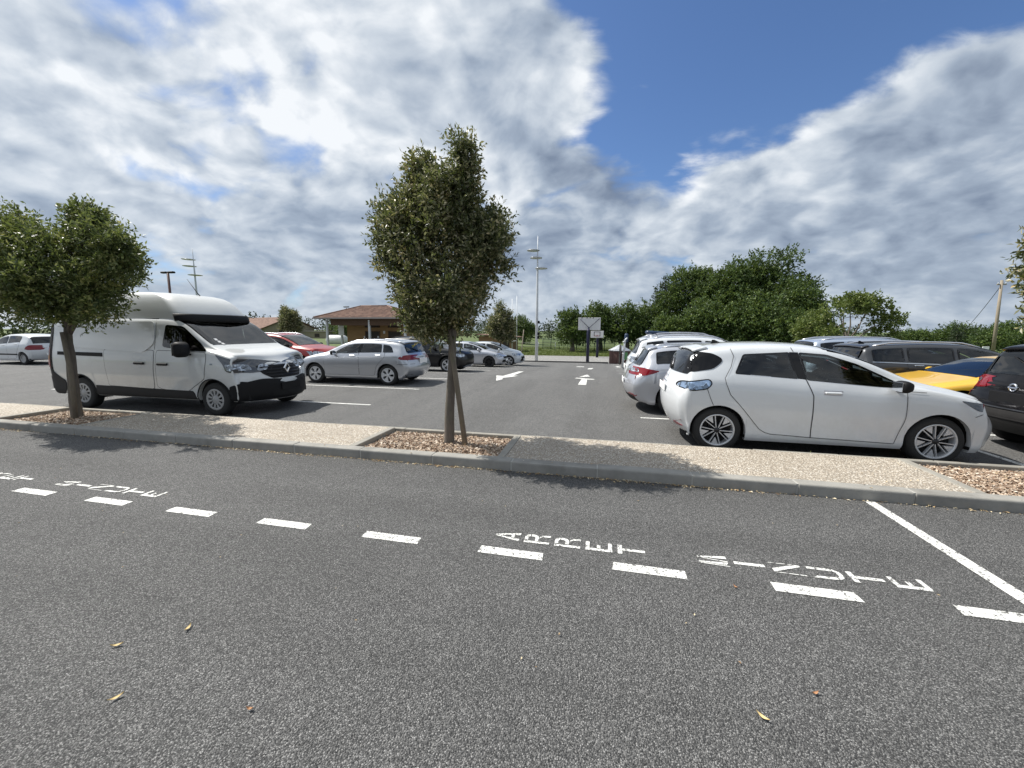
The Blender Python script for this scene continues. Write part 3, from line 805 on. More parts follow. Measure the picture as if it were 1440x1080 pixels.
# middle tree (lobes relative to the foot of the trunk at (-2.08, 5.16))
street_tree((-2.08, 5.16, .10), (.10, .03),
    [(-.10, 0, 2.45, .78, .78, .95), (-.46, 0, 3.15, .50, .52, .66), (.25, 0, 3.20, .46, .50, .62), (.27, 0, 3.92, .15, .15, .34), (.62, 0, 2.65, .36, .45, .55),
     (-.72, 0, 2.80, .34, .42, .50), (-.12, 0, 1.85, .62, .62, .42), (-.55, 0, 2.1, .30, .34, .36), (-.62, .1, 3.45,   .16, .2, .24), (.60, -.1, 3.0, .30, .3, .34), (-.35, 0, 3.72, .20, .20, .28), (.27, 0, 4.15, .09, .09, .20), (.22, 0, 3.6, .30, .30, .36), (-.08, 0, 3.42, .42, .42, .5)], 7400,
    'slender staked evergreen street tree with a tall pointed crown, middle of the photo', zsc=.93, shrink=.19, spires=[(.30, 0, 3.62, .06, .06, .34), (.30, 0, 3.70, .05, .05, .30), (.26, 0, 3.3, .15, .15, .25), (-.34, 0, 3.38, .10, .10, .20), (-.60, 0, 3.10, .07, .08, .18)])
st = MB(); st.tube([(0, 0, -.1), (-.16, .035, 1.0), (-.26, .06, 1.62)], [.036, .035, .034], 10)
o = st.build('tree_stake', M['stake'], None, (-1.77, 5.06, .10)); tag(o, 'round timber stake leaning against the middle street tree', 'stake', 'timber tree stakes')
# left tree
street_tree((-9.22, 5.16, .10), (.06, .02),
    [(.15, 0, 2.45, 1.30, 1.05, .82), (.80, 0, 3.28, .36, .38, .36), (-.80, 0, 2.95, .75, .75, .62), (1.45, 0, 2.80, .50, .55, .55), (.25, 0, 1.95, 1.15, .95, .42), (-1.05, 0, 2.2, .6, .7, .55), (.35, 0, 2.95, .55, .6, .45), (.9, 0, 2.3, .6, .6, .5)], 6000,
    'broad round evergreen street tree in front of the white van, left edge', r=.078, fork=1.65, ls=1.22, gap=.38, leafmat='leaf_oak_green', tufts=80, tr=(.09, .20), shrink=.29, spires=[(.86, 0, 3.22, .20, .20, .26), (.80, 0, 3.42, .12, .12, .16), (-.75, 0, 3.12, .26, .26, .24), (1.50, 0, 2.82, .16, .18, .2)])
st = MB(); st.tube([(0, 0, -.1), (.0, .03, .8), (-.10, .05, 1.55)], [.036, .035, .034], 10)
o = st.build('tree_stake', M['stake'], None, (-9.02, 5.03, .10)); tag(o, 'round timber stake beside the trunk of the left street tree', 'stake', 'timber tree stakes')
# right tree, mostly outside the photo
street_tree((5.22, 5.16, .10), (.05, .02),
    [(.0, 0, 2.3, .85, .8, .75), (-.42, 0, 2.25, .52, .5, .45), (-.5, 0, 1.85, .42, .42, .36), (-.45, 0, 2.45, .45, .45, .35), (.3, 0, 2.85, .5, .5, .4), (.2, 0, 1.85, .6, .6, .35)], 5200,
    'evergreen street tree cut off by the right edge of the photo', r=.085, ls=1.1, gap=.22, shrink=.16)

def big_tree(name, label, base, crown, nclump, leaf, mat, trunk_r=.22, trunk_h=None, group=None, per=10, shell=.45, gap=.2, gsc=.5, twig=None, cat='tree'):
    """crown: lobes relative to the base"""
    x, y = base; root = thing(name, label, cat, (x, y, g(x, y) - .08), 0, group)
    zl = min(l[2] for l in crown); th = trunk_h or zl + .3
    mb = MB(); mb.tube([(0, 0, -.2), (.03, 0, th * .5), (0, .03, th), (0, 0, th * 1.5)], [trunk_r * 1.3, trunk_r, trunk_r * .8, trunk_r * .4], 9); mb.build('trunk', M['bark'], root)
    limbs('limbs', (0, 0, th), [(l[0], l[1], l[2]) for l in crown[:7]], trunk_r * .45, M['bark'], root)
    leaf_cloud('crown', crown, nclump, per, twig or leaf * 2.6, leaf, leaf * .62, M[mat], root, up=.25, shell=shell, gap=gap, gscale=gsc)
    return root
def dome(h, r, n=9, low=.25, seed=0, irr=.25):
    """irregular broad crown: lobes spread on a dome"""
    q = random.Random(seed); out = [(0, 0, h * .52, r * .72, r * .72, h * .36)]
    for i in range(n):
        a = 2 * PI * i / n + q.uniform(-.3, .3); e = q.uniform(low - .5, .95)
        rr = r * (.52 + q.uniform(-irr, irr) * .4) * math.sqrt(max(.12, 1 - max(0, e) ** 2 * .8)); s = r * q.uniform(.30, .50)
        out.append((rr * math.cos(a), rr * math.sin(a), h * (.5 + .36 * e), s, s, s * q.uniform(.65, .9)))
    out.append((q.uniform(-.2, .2) * r, 0, h * .84, r * .38, r * .38, h * .15))
    return out
WG = 'broad trees at the edge of the playing field'
def wood(px_dir, y, h, r, seed, label, mat='leaf_dark', n=1700, leaf=.30, low=0.0):
    big_tree('broadleaf_tree', label, (px_dir * y, y), dome(h, r, 11, low, seed), n, leaf, mat, .28, 1.2, WG, per=9, gsc=.42)
street_tree((-6.3, 24.6, g(-6.3, 24.6)), (.05, .0), [(.1, 0, 2.6, .75, .75, .8), (-.35, 0, 2.2, .5, .6, .5), (.45, 0, 2.3, .55, .6, .6), (0, 0, 3.3, .4, .4, .5), (.55, 0, 1.8, .45, .5, .35), (0.1, 0, 1.8, .5, .5, .3)], 2200,
    'small evergreen street tree behind the parked white hatchbacks', fork=1.5, ls=1.9, tufts=25)
street_tree((-26.6, 30, 0), (.05, .0), [(0, 0, 2.4, .9, .9, .8), (-.35, 0, 3.1, .5, .5, .45), (.45, 0, 2.9, .5, .5, .45), (.2, 0, 1.7, .8, .8, .4)], 2200,
    'small evergreen street tree in front of the tiled house', fork=1.4, ls=1.9, tufts=25)
# the wood on the right
wood(-.071, 52, 5.2, 2.6, 3, 'low round tree at the left end of the wood', n=1300, leaf=.24)
wood(-.003, 56, 6.2, 3.0, 4, 'round tree directly behind the basketball backboards', n=1400, leaf=.25)
wood(.060, 55, 6.3, 2.9, 5, 'dense round tree to the right of the backboards', n=1400, leaf=.25)
wood(.112, 58, 6.9, 2.8, 6, 'short dense tree in front of the conifer', n=1300, leaf=.25)
big_tree('conifer_tree', 'darker conical tree rising behind the short dense ones', (8.7, 62), [(0, 0, 4, 2.2, 2.2, 3.2), (0.3, 0, 6.6, 1.6, 1.6, 2.2), (-.7, 0, 8.0, .9, .9, 1.3), (.4, 0, 9.2, .7, .7, 1.2), (1.0, 0, 8.0, .8, .8, 1.0)], 1100, .24, 'leaf_conifer', per=9, group=WG, gap=.12, gsc=.6)
wood(.193, 58, 11.2, 4.3, 8, 'tall tree left of the highest one in the wood', n=2300, leaf=.29, low=-.1)
wood(.271, 54, 11.1, 4.2, 9, 'tall spreading tree touching the highest one on its left', n=2300, leaf=.29, low=-.1)
big_tree('broadleaf_tree', 'highest tree of the wood with an uneven double top', (19.8, 56), dome(11.6, 5.4, 12, -.1, 21) + [(-.4, 0, 10.9, 2.1, 2.1, 1.5), (1.8, 0, 11.4, 1.5, 1.5, 1.1), (4.2, 0, 8.0, 1.5, 1.5, 1.4)], 3400, .30, 'leaf_dark', .35, 1.4, WG, per=9, gsc=.4)
wood(.420, 50, 8.3, 2.7, 12, 'tree at the right shoulder of the wood', n=1300, leaf=.27)
wood(.232, 49, 6.2, 3.2, 14, 'lower dark tree in front of the tall ones', n=1400, leaf=.27)
wood(.330, 48, 6.6, 3.6, 15, 'wide lower dark tree below the highest one', n=1600, leaf=.27)
wood(.150, 50, 4.4, 2.4, 16, 'low bushy tree behind the parked silver cars', n=1100, leaf=.25)
wood(.405, 45, 4.6, 2.6, 17, 'low bushy tree at the right foot of the wood', 'leaf_dark', n=1100, leaf=.25)
# open walnut-like tree in front, branches showing
lob = []
q = random.Random(5)
for i in range(24):
    a = q.uniform(0, 2 * PI); e = q.uniform(-.35, 1); rr = 3.2 * math.sqrt(1 - max(0, e) ** 2) * q.uniform(.72, 1.05)
    lob.append((rr * math.cos(a), rr * math.sin(a) * .8, 3.05 + 2.1 * e, q.uniform(.45, .85), q.uniform(.5, .8), q.uniform(.28, .5)))
big_tree('walnut_tree', 'light green open tree with visible branches above the roofs of the grey cars', (18.6, 36), lob, 1150, .20, 'leaf_light', .16, 1.5, None, per=9, shell=.5, gap=.1, gsc=.8, twig=.42)
big_tree('shrub_tree', 'light bushy shrub at the right edge of the wood', (17.6, 38.5), dome(4.6, 1.7, 8, -.3, 33), 700, .20, 'leaf_light', .08, .8, None, per=9, gap=.15)
for i, (x, y, h, r, lab, mt) in enumerate([
        (60.5, 95, 2.3, 3.6, 'distant low tree just right of the walnut tree', 'leaf_dark'), (66, 92, 3.5, 4.4, 'distant round tree left of the utility pole', 'leaf_dark'), (69.5, 88, 4.2, 4.0, 'distant round tree right of the utility pole', 'leaf_dark'),
        (73, 84, 5.2, 4.0, 'distant tall tree behind the street tree at the right edge', 'leaf_dark')]):
    big_tree('distant_tree', lab, (x, y), dome(h - .2, r, 9, -.3, 40 + i), 900, .34, mt, .2, .8, 'distant trees beyond the field', per=7, gap=.1, gsc=.35)
for i, (x, y, h) in enumerate([(56.7, 80, 3.9), (59.6, 80, 3.5)]):
    big_tree('cypress_tree', ['narrow dark cypress on the horizon where the cable dips', 'narrow dark cypress on the horizon nearest the utility pole'][i], (x, y), [(0, 0, h * .35, .75, .75, h * .38), (0, 0, h * .7, .45, .45, h * .32)], 260, .22, 'leaf_conifer', .1, .6, None, per=8, gap=0)
big_tree('bush', 'dark bush at the foot of the utility pole', (47.5, 62), dome(2.6, 2.6, 8, -.3, 51), 600, .22, 'leaf_dark', .08, .4, None, per=8, cat='bush')
big_tree('distant_tree', 'distant tree behind the white goal posts', (-14.6, 75), dome(4.9, 2.7, 9, -.3, 61), 1000, .26, 'leaf_dark', .2, .8, 'distant trees beyond the field', per=8, gsc=.5)
for i, (x, y, h, r) in enumerate([(-57, 76, 2.8, 2.0), (-51.5, 72, 3.0, 1.7), (-48, 74, 2.2, 2.0)]):
    big_tree('distant_bush', ['distant dark bush left of the kiosk', 'distant dark bush between the kiosk posts', 'distant low bush right of the kiosk posts'][i], (x, y), dome(h, r, 7, -.3, 70 + i), 500, .22, 'leaf_dark', .1, .5, 'distant bushes near the kiosk', per=7, gsc=.5)
# hedge line on the horizon
hb, hl = [], []
for i in range(46):
    a = -1.25 + i * .047 + rnd.uniform(-.01, .01); d = 118 + rnd.uniform(-10, 10); x, y = d * math.sin(a), d * math.cos(a)
    hl += [(l[0] + x, l[1] + y, l[2] + g(x, y), l[3], l[4], l[5]) for l in dome((3.0 if a < .2 else 1.5) + rnd.uniform(0, 1.8 if a < .2 else .7), 4.8, 6, -.3, 100 + i)]
o = leaf_cloud('far_hedge', hl, 6500, 6, 1.3, .5, .32, M['leaf_conifer'], None, up=.2, shell=.5)
tag(o, 'far dark hedge line closing the field on the horizon', 'hedge', kind='stuff')
# the grass beyond the court: real blades near its edge
n = 26000
X = npr.uniform(-14, 12, n); Y = 42 + 22 * npr.uniform(0, 1, n) ** 1.6
Z = np.array([g(x, y) - .08 for x, y in zip(X, Y)])
hgt = npr.uniform(.06, .16, n); a = npr.uniform(0, 2 * PI, n); wv = npr.uniform(.02, .05, n)
cen = np.stack([X, Y, Z], 1); tip = cen + np.stack([npr.normal(0, .05, n), npr.normal(0, .05, n), hgt], 1); sd = np.stack([np.cos(a) * wv, np.sin(a) * wv, np.zeros(n)], 1)
V = np.stack([cen - sd, cen + sd, tip], 1).reshape(-1, 3); F = (np.arange(n) * 3)[:, None] + np.array([0, 1, 2])[None]
o = np_mesh('grass', V, F, M['grass']); tag(o, 'short grass of the playing field beyond the court', 'grass', kind='stuff')

# ------------------------------------------------------------------ buildings
def tiles_mat():
    m, t, b = new_mat('clay_tiles')
    co = objco(t); n = t.noise(co, 1.6, 6, .65); n2 = t.noise(co, 9, 3, .6)
    v = t.voro(co, 3.4, out='Color'); sc = t.node('ShaderNodeSeparateColor'); t.link(v, sc.inputs[0])
    c = t.ramp(t.math('ADD', t.math('MULTIPLY', n, .6), t.math('MULTIPLY', sc.outputs[0], .4)), [(0.15, (.075, .045, .036)), (.45, (.15, .082, .060)), (.7, (.22, .135, .10)), (1, (.30, .22, .17))])
    t.link(t.mix(t.smooth(n2, .5, .8, 0, .5), c, (.14, .11, .09)), b.inputs['Base Color']); b.inputs['Roughness'].default_value = .9
    return m
M['tiles'] = tiles_mat()
def render_wall(name, c):
    m, t, b = new_mat(name); co = objco(t); n = t.noise(co, 2.2, 6, .6); n2 = t.noise(co, 30, 4, .6)
    t.link(t.mix(n, tuple(x * .75 for x in c), tuple(x * 1.15 for x in c)), b.inputs['Base Color']); b.inputs['Roughness'].default_value = .92; bump(t, b, n2, .3, .01); return m
M['ochre'] = render_wall('ochre_render', (.33, .20, .095)); M['beige'] = render_wall('beige_render', (.27, .24, .17)); M['beam'] = flat('dark_timber', (.10, .058, .035), .8, var=.3, nscale=6)
M['brick'] = render_wall('brown_brick', (.25, .15, .08)); M['dark_opening'] = flat('dark_opening_fill', (.035, .025, .02), .7, var=.2); M['gutter'] = flat('gutter_metal', (.33, .30, .28), .5, .2)
def roof_slope(mb, A, B, C, D, rows, mat=0, lift=.06):
    """courses of tiles as stepped strips from eave AB up to ridge DC"""
    A, B, C, D = map(Vector, (A, B, C, D)); nrm = (B - A).cross(D - A).normalized()
    for i in range(rows):
        t0, t1 = i / rows, (i + 1.12) / rows; t1 = min(1, t1)
        p = [A.lerp(D, t0), B.lerp(C, t0), B.lerp(C, t1), A.lerp(D, t1)]
        v = [p[0] + nrm * lift, p[1] + nrm * lift, p[2] + nrm * .004, p[3] + nrm * .004, p[0], p[1]]
        mb.add(v, [(0, 1, 2, 3), (4, 5, 1, 0)], mat)
# park kiosk with a hipped roof on posts
K = thing('kiosk', 'ochre park kiosk with a hipped clay tile roof on pale posts', 'building', (-21.7, 36, 0))
ex0, ex1, ey0, ey1, ez = -4.9, 4.9, -3.0, 3.4, 2.80
rA, rB, rz = (-1.9, .2, 4.05), (1.0, .2, 4.05), 4.05
mb = MB()
roof_slope(mb, (ex0, ey0, ez), (ex1, ey0, ez), rB, rA, 11)
roof_slope(mb, (ex1, ey1, ez), (ex0, ey1, ez), rA, rB, 11)
roof_slope(mb, (ex0, ey1, ez), (ex0, ey0, ez), rA, rA, 11)
roof_slope(mb, (ex1, ey0, ez), (ex1, ey1, ez), rB, rB, 11)
rf = mb.build('roof', M['tiles'], K)
rm = MB()
for P0, P1 in ((rA, rB), (rA, (ex0, ey0, ez + .05)), (rB, (ex1, ey0, ez + .05)), (rB, (ex1, ey1, ez + .05)), (rA, (ex0, ey1, ez + .05))): rm.tube([P0, P1], .085, 7)
rm.build('ridge_tiles', M['tiles'], rf)
b = MB(); b.box((0, ey0 - .04, ez - .03), (9.9, .11, .13)); b.box((ex0 - .04, .2, ez - .03), (.11, 6.5, .13)); b.box((ex1 + .04, .2, ez - .03), (.11, 6.5, .13)); b.build('gutter', M['gutter'], rf)
b = MB(); b.box((.4, ey0 + .55, 2.42), (7.6, .18, .62)); b.build('front_beam', M['beam'], K)
b = MB(); b.box((-3.52, .6, 2.42), (.16, 3.6, .58)); b.build('side_beam', M['beam'], K)
b = MB(); b.box((.2, .2, 2.765), (9.4, 6.2, .05)); b.build('soffit', M['beam'], K)
for x, y in ((-3.9, -2.45), (-3.45, -.9), (4.2, -2.45), (.6, -2.45)):
    b = MB(); b.box((0, 0, 1.28), (.19, .19, 2.84), ch=.02); b.box((0, 0, .06), (.30, .30, .16), ch=.02); b.build('post', M['steel_paint'], K, (x, y, -.08))
b = MB(); b.box((.95, .9, 1.37), (7.6, 3.6, 2.76)); b.build('wall', M['ochre'], K)
for x, w_, z0, z1 in ((-.05, 1.5, .9, 1.55), (2.35, 1.35, .9, 1.55), (-.05, 1.5, 1.95, 2.25), (2.35, 1.35, 1.95, 2.25)):
    wf = MB()
    for (cx, cz, sx, sz) in ((0, z1, w_ + .1, .08), (0, z0, w_ + .1, .08), (-w_ / 2, (z0 + z1) / 2, .08, z1 - z0 - .08), (w_ / 2, (z0 + z1) / 2, .08, z1 - z0 - .08)): wf.box((cx, -.93, cz), (sx, .09, sz))
    wo = wf.build('window', M['beam'], K, (x, 0, 0))
    wf = MB(); wf.box((0, -.925, (z0 + z1) / 2), (w_ - .08, .04, z1 - z0 - .08)); wf.build('dark_opening', M['dark_opening'], wo)  # dark sheet stands in for the unlit depth of the opening
for x in (-.9, .55, 1.2, 3.1):
    b = MB(); b.box((0, -.93, 0), (.2, .05, .26), ch=.01); b.build('notice', M['board'], K, (x, 0, .98 + .5 * (x > 1)))
b = MB(); b.box((0, 0, 0), (.62, .06, .95), ch=.01); o = b.build('notice_board', M['board'], None, (-25.05, 34.9, 1.62)); tag(o, 'white notice board fixed between the left kiosk posts', 'notice board')
# tiled house far left
def frame2(A, e):
    e = Vector((e[0], e[1], 0)).normalized(); n = Vector((-e.y, e.x, 0))
    return lambda a, c, z: (A[0] + e.x * a + n.x * c, A[1] + e.y * a + n.y * c, z)
H = thing('house', 'long house with a gabled clay tile roof behind the red car', 'building', (-62.2, 70.2, 0))
T = frame2((0, 0), (-1, .35))
half = 5.6
mb = MB(); E0, RZ = 1.95, 4.25
v = [T(0, c, z) for c, z in ((-half + .4, -.1), (half - .4, -.1), (half - .4, E0), (0, RZ - .12), (-half + .4, E0))] + [T(28, c, z) for c, z in ((-half + .4, -.1), (half - .4, -.1), (half - .4, E0), (0, RZ - .12), (-half + .4, E0))]
mb.add(v, [(0, 1, 2, 3, 4), (9, 8, 7, 6, 5), (1, 6, 7, 2), (5, 0, 4, 9)]); mb.build('wall', M['beige'], H)
mb = MB()
for sgn in (1, -1):
    A = T(-.4, sgn * (half + .35), E0 - .12); B_ = T(28, sgn * (half + .35), E0 - .12); C_ = T(28, 0, RZ); D_ = T(-.4, 0, RZ)
    if sgn > 0: roof_slope(mb, A, B_, C_, D_, 12)
    else: roof_slope(mb, B_, A, D_, C_, 12)
hr = mb.build('roof', M['tiles'], H)
b = MB()
for sgn in (1, -1): b.tube([T(-.42, sgn * (half + .35), E0 - .2), T(-.42, 0, RZ - .05)], .10, 6)
b.build('verge_board', M['beam'], hr)
for c in (-1.6, 1.9):
    b = MB(); p = T(-.03, c, 1.7); b.box(p, (.09, 1.0, 1.0), rot=math.atan2(.35, -1)); b.build('window', M['dark_opening'], H)
A2 = thing('annex', 'low flat-roofed annex to the right of the tiled house', 'building', (-56.6, 71, 0))
b = MB(); b.box((0, 2, .6), (5.6, 5, 1.4)); b.build('wall', M['beige'], A2)
b = MB(); b.box((0, 2, 1.36), (6.0, 5.4, .12)); b.build('roof', M['gutter'], A2)
b = MB(); b.box((.4, -.51, .55), (1.1, .06, .7)); b.build('window', M['dark_opening'], A2)
# low shed behind the parked hatchbacks
S = thing('shed', 'low brown brick shed with an overhanging roof behind the street tree', 'building', (-12.9, 50.5, g(-12.9, 50.5)))
b = MB(); b.box((-.2, 0, .85), (4.4, 3.4, 1.9)); b.build('wall', M['brick'], S)
b = MB(); b.box((0, 0, 1.86), (5.2, 4.2, .12), tilt=Matrix.Rotation(math.radians(3.5), 4, 'Y')); b.build('roof', M['tiles'], S)
b = MB(); b.box((1.2, -1.72, .8), (.8, .06, 1.6)); b.build('door', M['dark_opening'], S)
# white rounded tank by the kiosk
tk = MB(); tk.lathe([(0, -1.35), (.35, -1.33), (.58, -1.2), (.68, -.95), (.68, .95), (.58, 1.2), (.35, 1.33), (0, 1.35)], 20, 'x'); TK = thing('storage_tank', 'white horizontal tank seen between the kiosk posts', 'tank', (-33.0, 45, .0))
tk.build('vessel', M['white_cap'], TK, (0, 0, -.05 + .40)); 
for q_ in (-.8, .8): b = MB(); b.box((q_, 0, -.2), (.25, .9, .5)); b.build('cradle', M['gutter'], TK)
# ------------------------------------------------------------------ lamps, poles, posts
def mast(loc, h, label, specs, r0=.13, mat='steel_paint', extras=()):
    root = thing('lamp_mast', label, 'street lamp', loc, 0, 'tall lamp masts with disc lights')
    b = MB(); b.tube([(0, 0, -.1), (0, 0, h * .45), (0, 0, h * .74), (0, 0, h * .86), (0, 0, h)], [r0, r0 * .78, r0 * .6, r0 * .34, r0 * .16], 12); b.build('pole', M[mat], root)
    for z, dx_, rr in specs:
        b = MB(); b.lathe([(0, .10), (rr * .35, .09), (rr * .85, .035), (rr, 0), (rr * .95, -.03), (0, -.035)], 20, 'z', (dx_, 0, 0)); b.tube([(0, 0, 0), (dx_ * .6, 0, .01)], .035, 6)
        b.build('lamp_disc', M['steel'], root, (0, 0, z))
    for z, dx_ in extras:
        b = MB(); b.box((dx_, -.05, 0), (.16, .14, .22), ch=.02); b.build('control_box', M['trim'], root, (0, 0, z))
    return root
zg = g(-5.26, 32.5)
mast((-5.22, 32.5, zg), 9.12 - zg, 'tall pale lamp mast with three disc lights at the far side of the car park', [(8.04 - zg, -.36, .52), (7.46 - zg, -.12, .50), (6.63 - zg, .30, .50)], extras=[(2.38 - zg, .16), (1.45 - zg, .16), (1.15 - zg, .14)])
mast((-66.6, 55, 0), 14.9, 'tall grey lamp mast with three disc lights rising above the van roof', [(13.19, -1.0, 1.0), (12.1, -.9, 1.0), (10.61, .1, 1.05)], .2, 'steel')
L2 = thing('street_lamp', 'brown double-headed street lamp above the van roof', 'street lamp', (-59.1, 45, 0))
b = MB(); b.tube([(0, 0, 0), (0, 0, 9.4)], [.17, .15], 10); b.build('pole', M['brown_metal'], L2)
for s in (-1, 1): b = MB(); b.box((s * .62, 0, 9.48), (.95, .5, .26), ch=.08); b.build('lamp_head', M['trim'], L2)
L3 = thing('street_lamp', 'slim street lamp behind the kiosk roof', 'street lamp', (-34.9, 50, 0))
b = MB(); b.tube([(0, 0, 0), (0, 0, 4.7)], .05, 6); b.build('pole', M['trim'], L3); b = MB(); b.box((0, 0, 4.85), (.75, .3, .14), ch=.03); b.build('lamp_head', M['trim'], L3)
def utility(x, y):
    z = g(x, y); r = thing('utility_pole', 'weathered wooden utility pole with a sagging cable at the right', 'utility pole', (x, y, z))
    b = MB(); b.tube([(0, 0, -.2), (-.15, 0, 4.5), (-.28, 0, 8.75)], [.19, .16, .125], 10); b.build('pole', M['pole_wood'], r)
    b = MB(); b.box((-.25, 0, 8.25), (.9, .10, .12)); b.build('crossarm', M['pole_wood'], r)
    for q_ in (-.6, -.1, .15): b = MB(); b.lathe([(0, .16), (.04, .15), (.055, .08), (.03, 0), (0, 0)], 8, 'z', (q_, 0, 8.32)); b.build('insulator', M['board'], r)
    b = MB(); n = 16; e = Vector((17.5, 33, -.3)) ; s = Vector((-.30, 0, 8.1)); pts = []
    for i in range(n + 1):
        t = i / n; p = s.lerp(e, t); p.z -= 1.1 * 4 * t * (1 - t); pts.append(p)
    b.tube(pts, .03, 5); b.build('cable', M['wire'], r)
    return r
utility(46.35, 60)
bb_root = None
def hoop(loc, rz, w_, h_, pole_h, label, back=True):
    r = thing('basketball_hoop', label, 'basketball hoop', loc, rz, 'basketball hoops on the court')
    b = MB(); b.tube([(0, 0, -.1), (0, 0, pole_h - .1), (0, .05, pole_h)], [.13, .12, .11], 12); b.tube([(0, 0, pole_h - .15), (0, .55, pole_h + .12)], [.09, .07], 8); b.build('pole', M['navy'], r)
    bd = MB(); bd.box((.05, .62, pole_h + h_ / 2 - .05), (w_, .05, h_), ch=.01); bo = bd.build('backboard', M['board'], r)
    b = MB()
    for s in (-1, 1): b.tube([(0.05, .40, pole_h + .12), (.05 + s * w_ * .45, .57, pole_h + h_ - .12)], .022, 6)
    for s in (-.62, -.2, .05, .3): b.tube([(.05 + s, .575, pole_h + h_ - .10), (.05 + s, .575, pole_h + h_ - .03)], .05, 6)
    b.build('brace', M['navy'], r)
    b = MB(); n = 20; pts = [(.05 + .225 * math.cos(2 * PI * i / n), .90 + .225 * math.sin(2 * PI * i / n), pole_h + .14) for i in range(n + 1)]; b.tube(pts, .012, 6, caps=False)
    b.tube([(.05, .645, pole_h + .14), (.05, .68, pole_h + .14)], .05, 6); b.build('rim', M['red'], r)
    fr = MB()
    for (cx, cz, sx, sz) in ((0, .52, .60, .05), (0, .12, .60, .05), (-.275, .32, .05, .35), (.275, .32, .05, .35)): fr.box((.05 + cx, .648, pole_h + cz), (sx, .008, sz))
    fr.build('target_square', M['trim'], bo)
    return r
hoop((-1.1, 33.3, g(-1.1, 33.3)), 0, 1.80, 1.02, 2.68, 'nearer basketball hoop seen from behind, white backboard on a navy pole')
hoop((-.42, 40.6, g(-.42, 40.6)), PI, 1.22, .66, 1.98, 'farther basketball hoop with its square target facing the camera')
# rugby goal, leaning post
gz = g(-9.8, 45)
G = thing('goal', 'white goal posts with a crossbar beside the shed', 'goal', (-9.8, 45, gz - .08))
for dx_, h_ in ((-.17, 6.2), (.16, 6.6)):
    b = MB(); b.tube([(dx_, dx_ * 3, 0), (dx_, dx_ * 3, h_)], [.045, .032], 8); b.build('post', M['steel_paint'], G)
b = MB(); b.tube([(-.17, -.5, 1.45), (.16, .5, 1.5)], .05, 8); b.build('crossbar', M['board'], G)
b = MB(); b.tube([(0, 0, -.1), (.28, 0, 2.7)], [.055, .045], 8); o = b.build('leaning_post', M['pole_wood'], None, (-8.42, 42, g(-8.4, 42))); tag(o, 'thin leaning wooden post on the grass beside the lamp mast', 'post')
b = MB(); b.tube([(0, 0, 0), (0, 0, 3.6)], .07, 8); o = b.build('wooden_post', M['pole_wood'], None, (-4.75, 66, -.95)); tag(o, 'short dark post at the left end of the green fence', 'post')
# mesh fence
Fn = thing('mesh_fence', 'dark green mesh fence along the field left of the wood', 'fence', (-8.4, 58, -.95))
for i in range(9):
    b = MB(); b.tube([(i * 1.25, -i * .55, 0), (i * 1.25, -i * .55, 1.55)], .045, 6); b.build('fence_post', M['green_metal'], Fn)
b = MB()
for i in range(84):
    t = i * 8 / 83; b.tube([(t * 1.25, -t * .55, .05), (t * 1.25, -t * .55, 1.5)], .016, 4)
for z in (.08, .55, 1.0, 1.48): b.tube([(0, 0, z), (10, -4.4, z)], .02, 4)
o = b.build('mesh_panel', M['green_metal'], Fn); o['kind'] = 'stuff'
F2 = thing('rail_fence', 'low pale rail fence crossing the field behind the goal', 'fence', (-17, 52, -.95))
for i in range(6): b = MB(); b.tube([(i * 2.2, i * .2, 0), (i * 2.2, i * .2, 1.05)], .04, 6); b.build('fence_post', M['steel'], F2)
for z in (.55, 1.02): b = MB(); b.tube([(0, 0, z), (11, 1.0, z)], .03, 6); b.build('rail', M['gutter'], F2)
# wooden bin store with a sloping lid
bz = g(1.35, 31.6)
B0 = thing('bin_enclosure', 'brown slatted wooden bin enclosure with a grey pyramid lid', 'bin', (1.36, 31.9, bz))
M['slat'] = flat('brown_slats', (.115, .062, .055), .8, var=.35, nscale=5)
slat = MB(); slat.box((0, 0, .5), (.115, .035, 1.0), ch=.006); s0 = slat.build('slat', M['slat'], B0); k = 0
for i in range(12):
    a, R_ = 2 * PI * i / 12, .74
    for j in (-1, 0, 1):
        o = s0 if k == 0 else s0.copy()
        if k: COL.objects.link(o); o.parent = B0
        k += 1
        o.location = (R_ * math.cos(a) - j * .127 * math.sin(a), R_ * math.sin(a) + j * .127 * math.cos(a), 0); o.rotation_euler = (0, 0, a + PI / 2)
b = MB(); b.lathe([(.70, 0.02), (.70, .98)], 12, 'z', mat=0, smooth=False); b.build('liner', M['dark'], B0)
b = MB(); b.lathe([(.84, .98), (.84, 1.03), (.10, 1.42), (0, 1.43)], 12, 'z', smooth=False); b.tube([(0, 0, 1.42), (0, 0, 1.5)], .03, 8); lid = b.build('lid', M['steel'], B0)
b = MB(); n = 14; b.tube([(.09 * math.cos(2 * PI * i / n), 0, 1.58 + .09 * math.sin(2 * PI * i / n)) for i in range(n + 1)], .02, 6, caps=False); b.build('lid_ring', M['trim'], lid)
M['green_sign'] = flat('green_sign', (.10, .26, .10), .5)
b = MB(); b.box((.42, -.68, .62), (.36, .03, .55), rot=.5, ch=.01); b.build('sign_plate', M['green_sign'], B0)
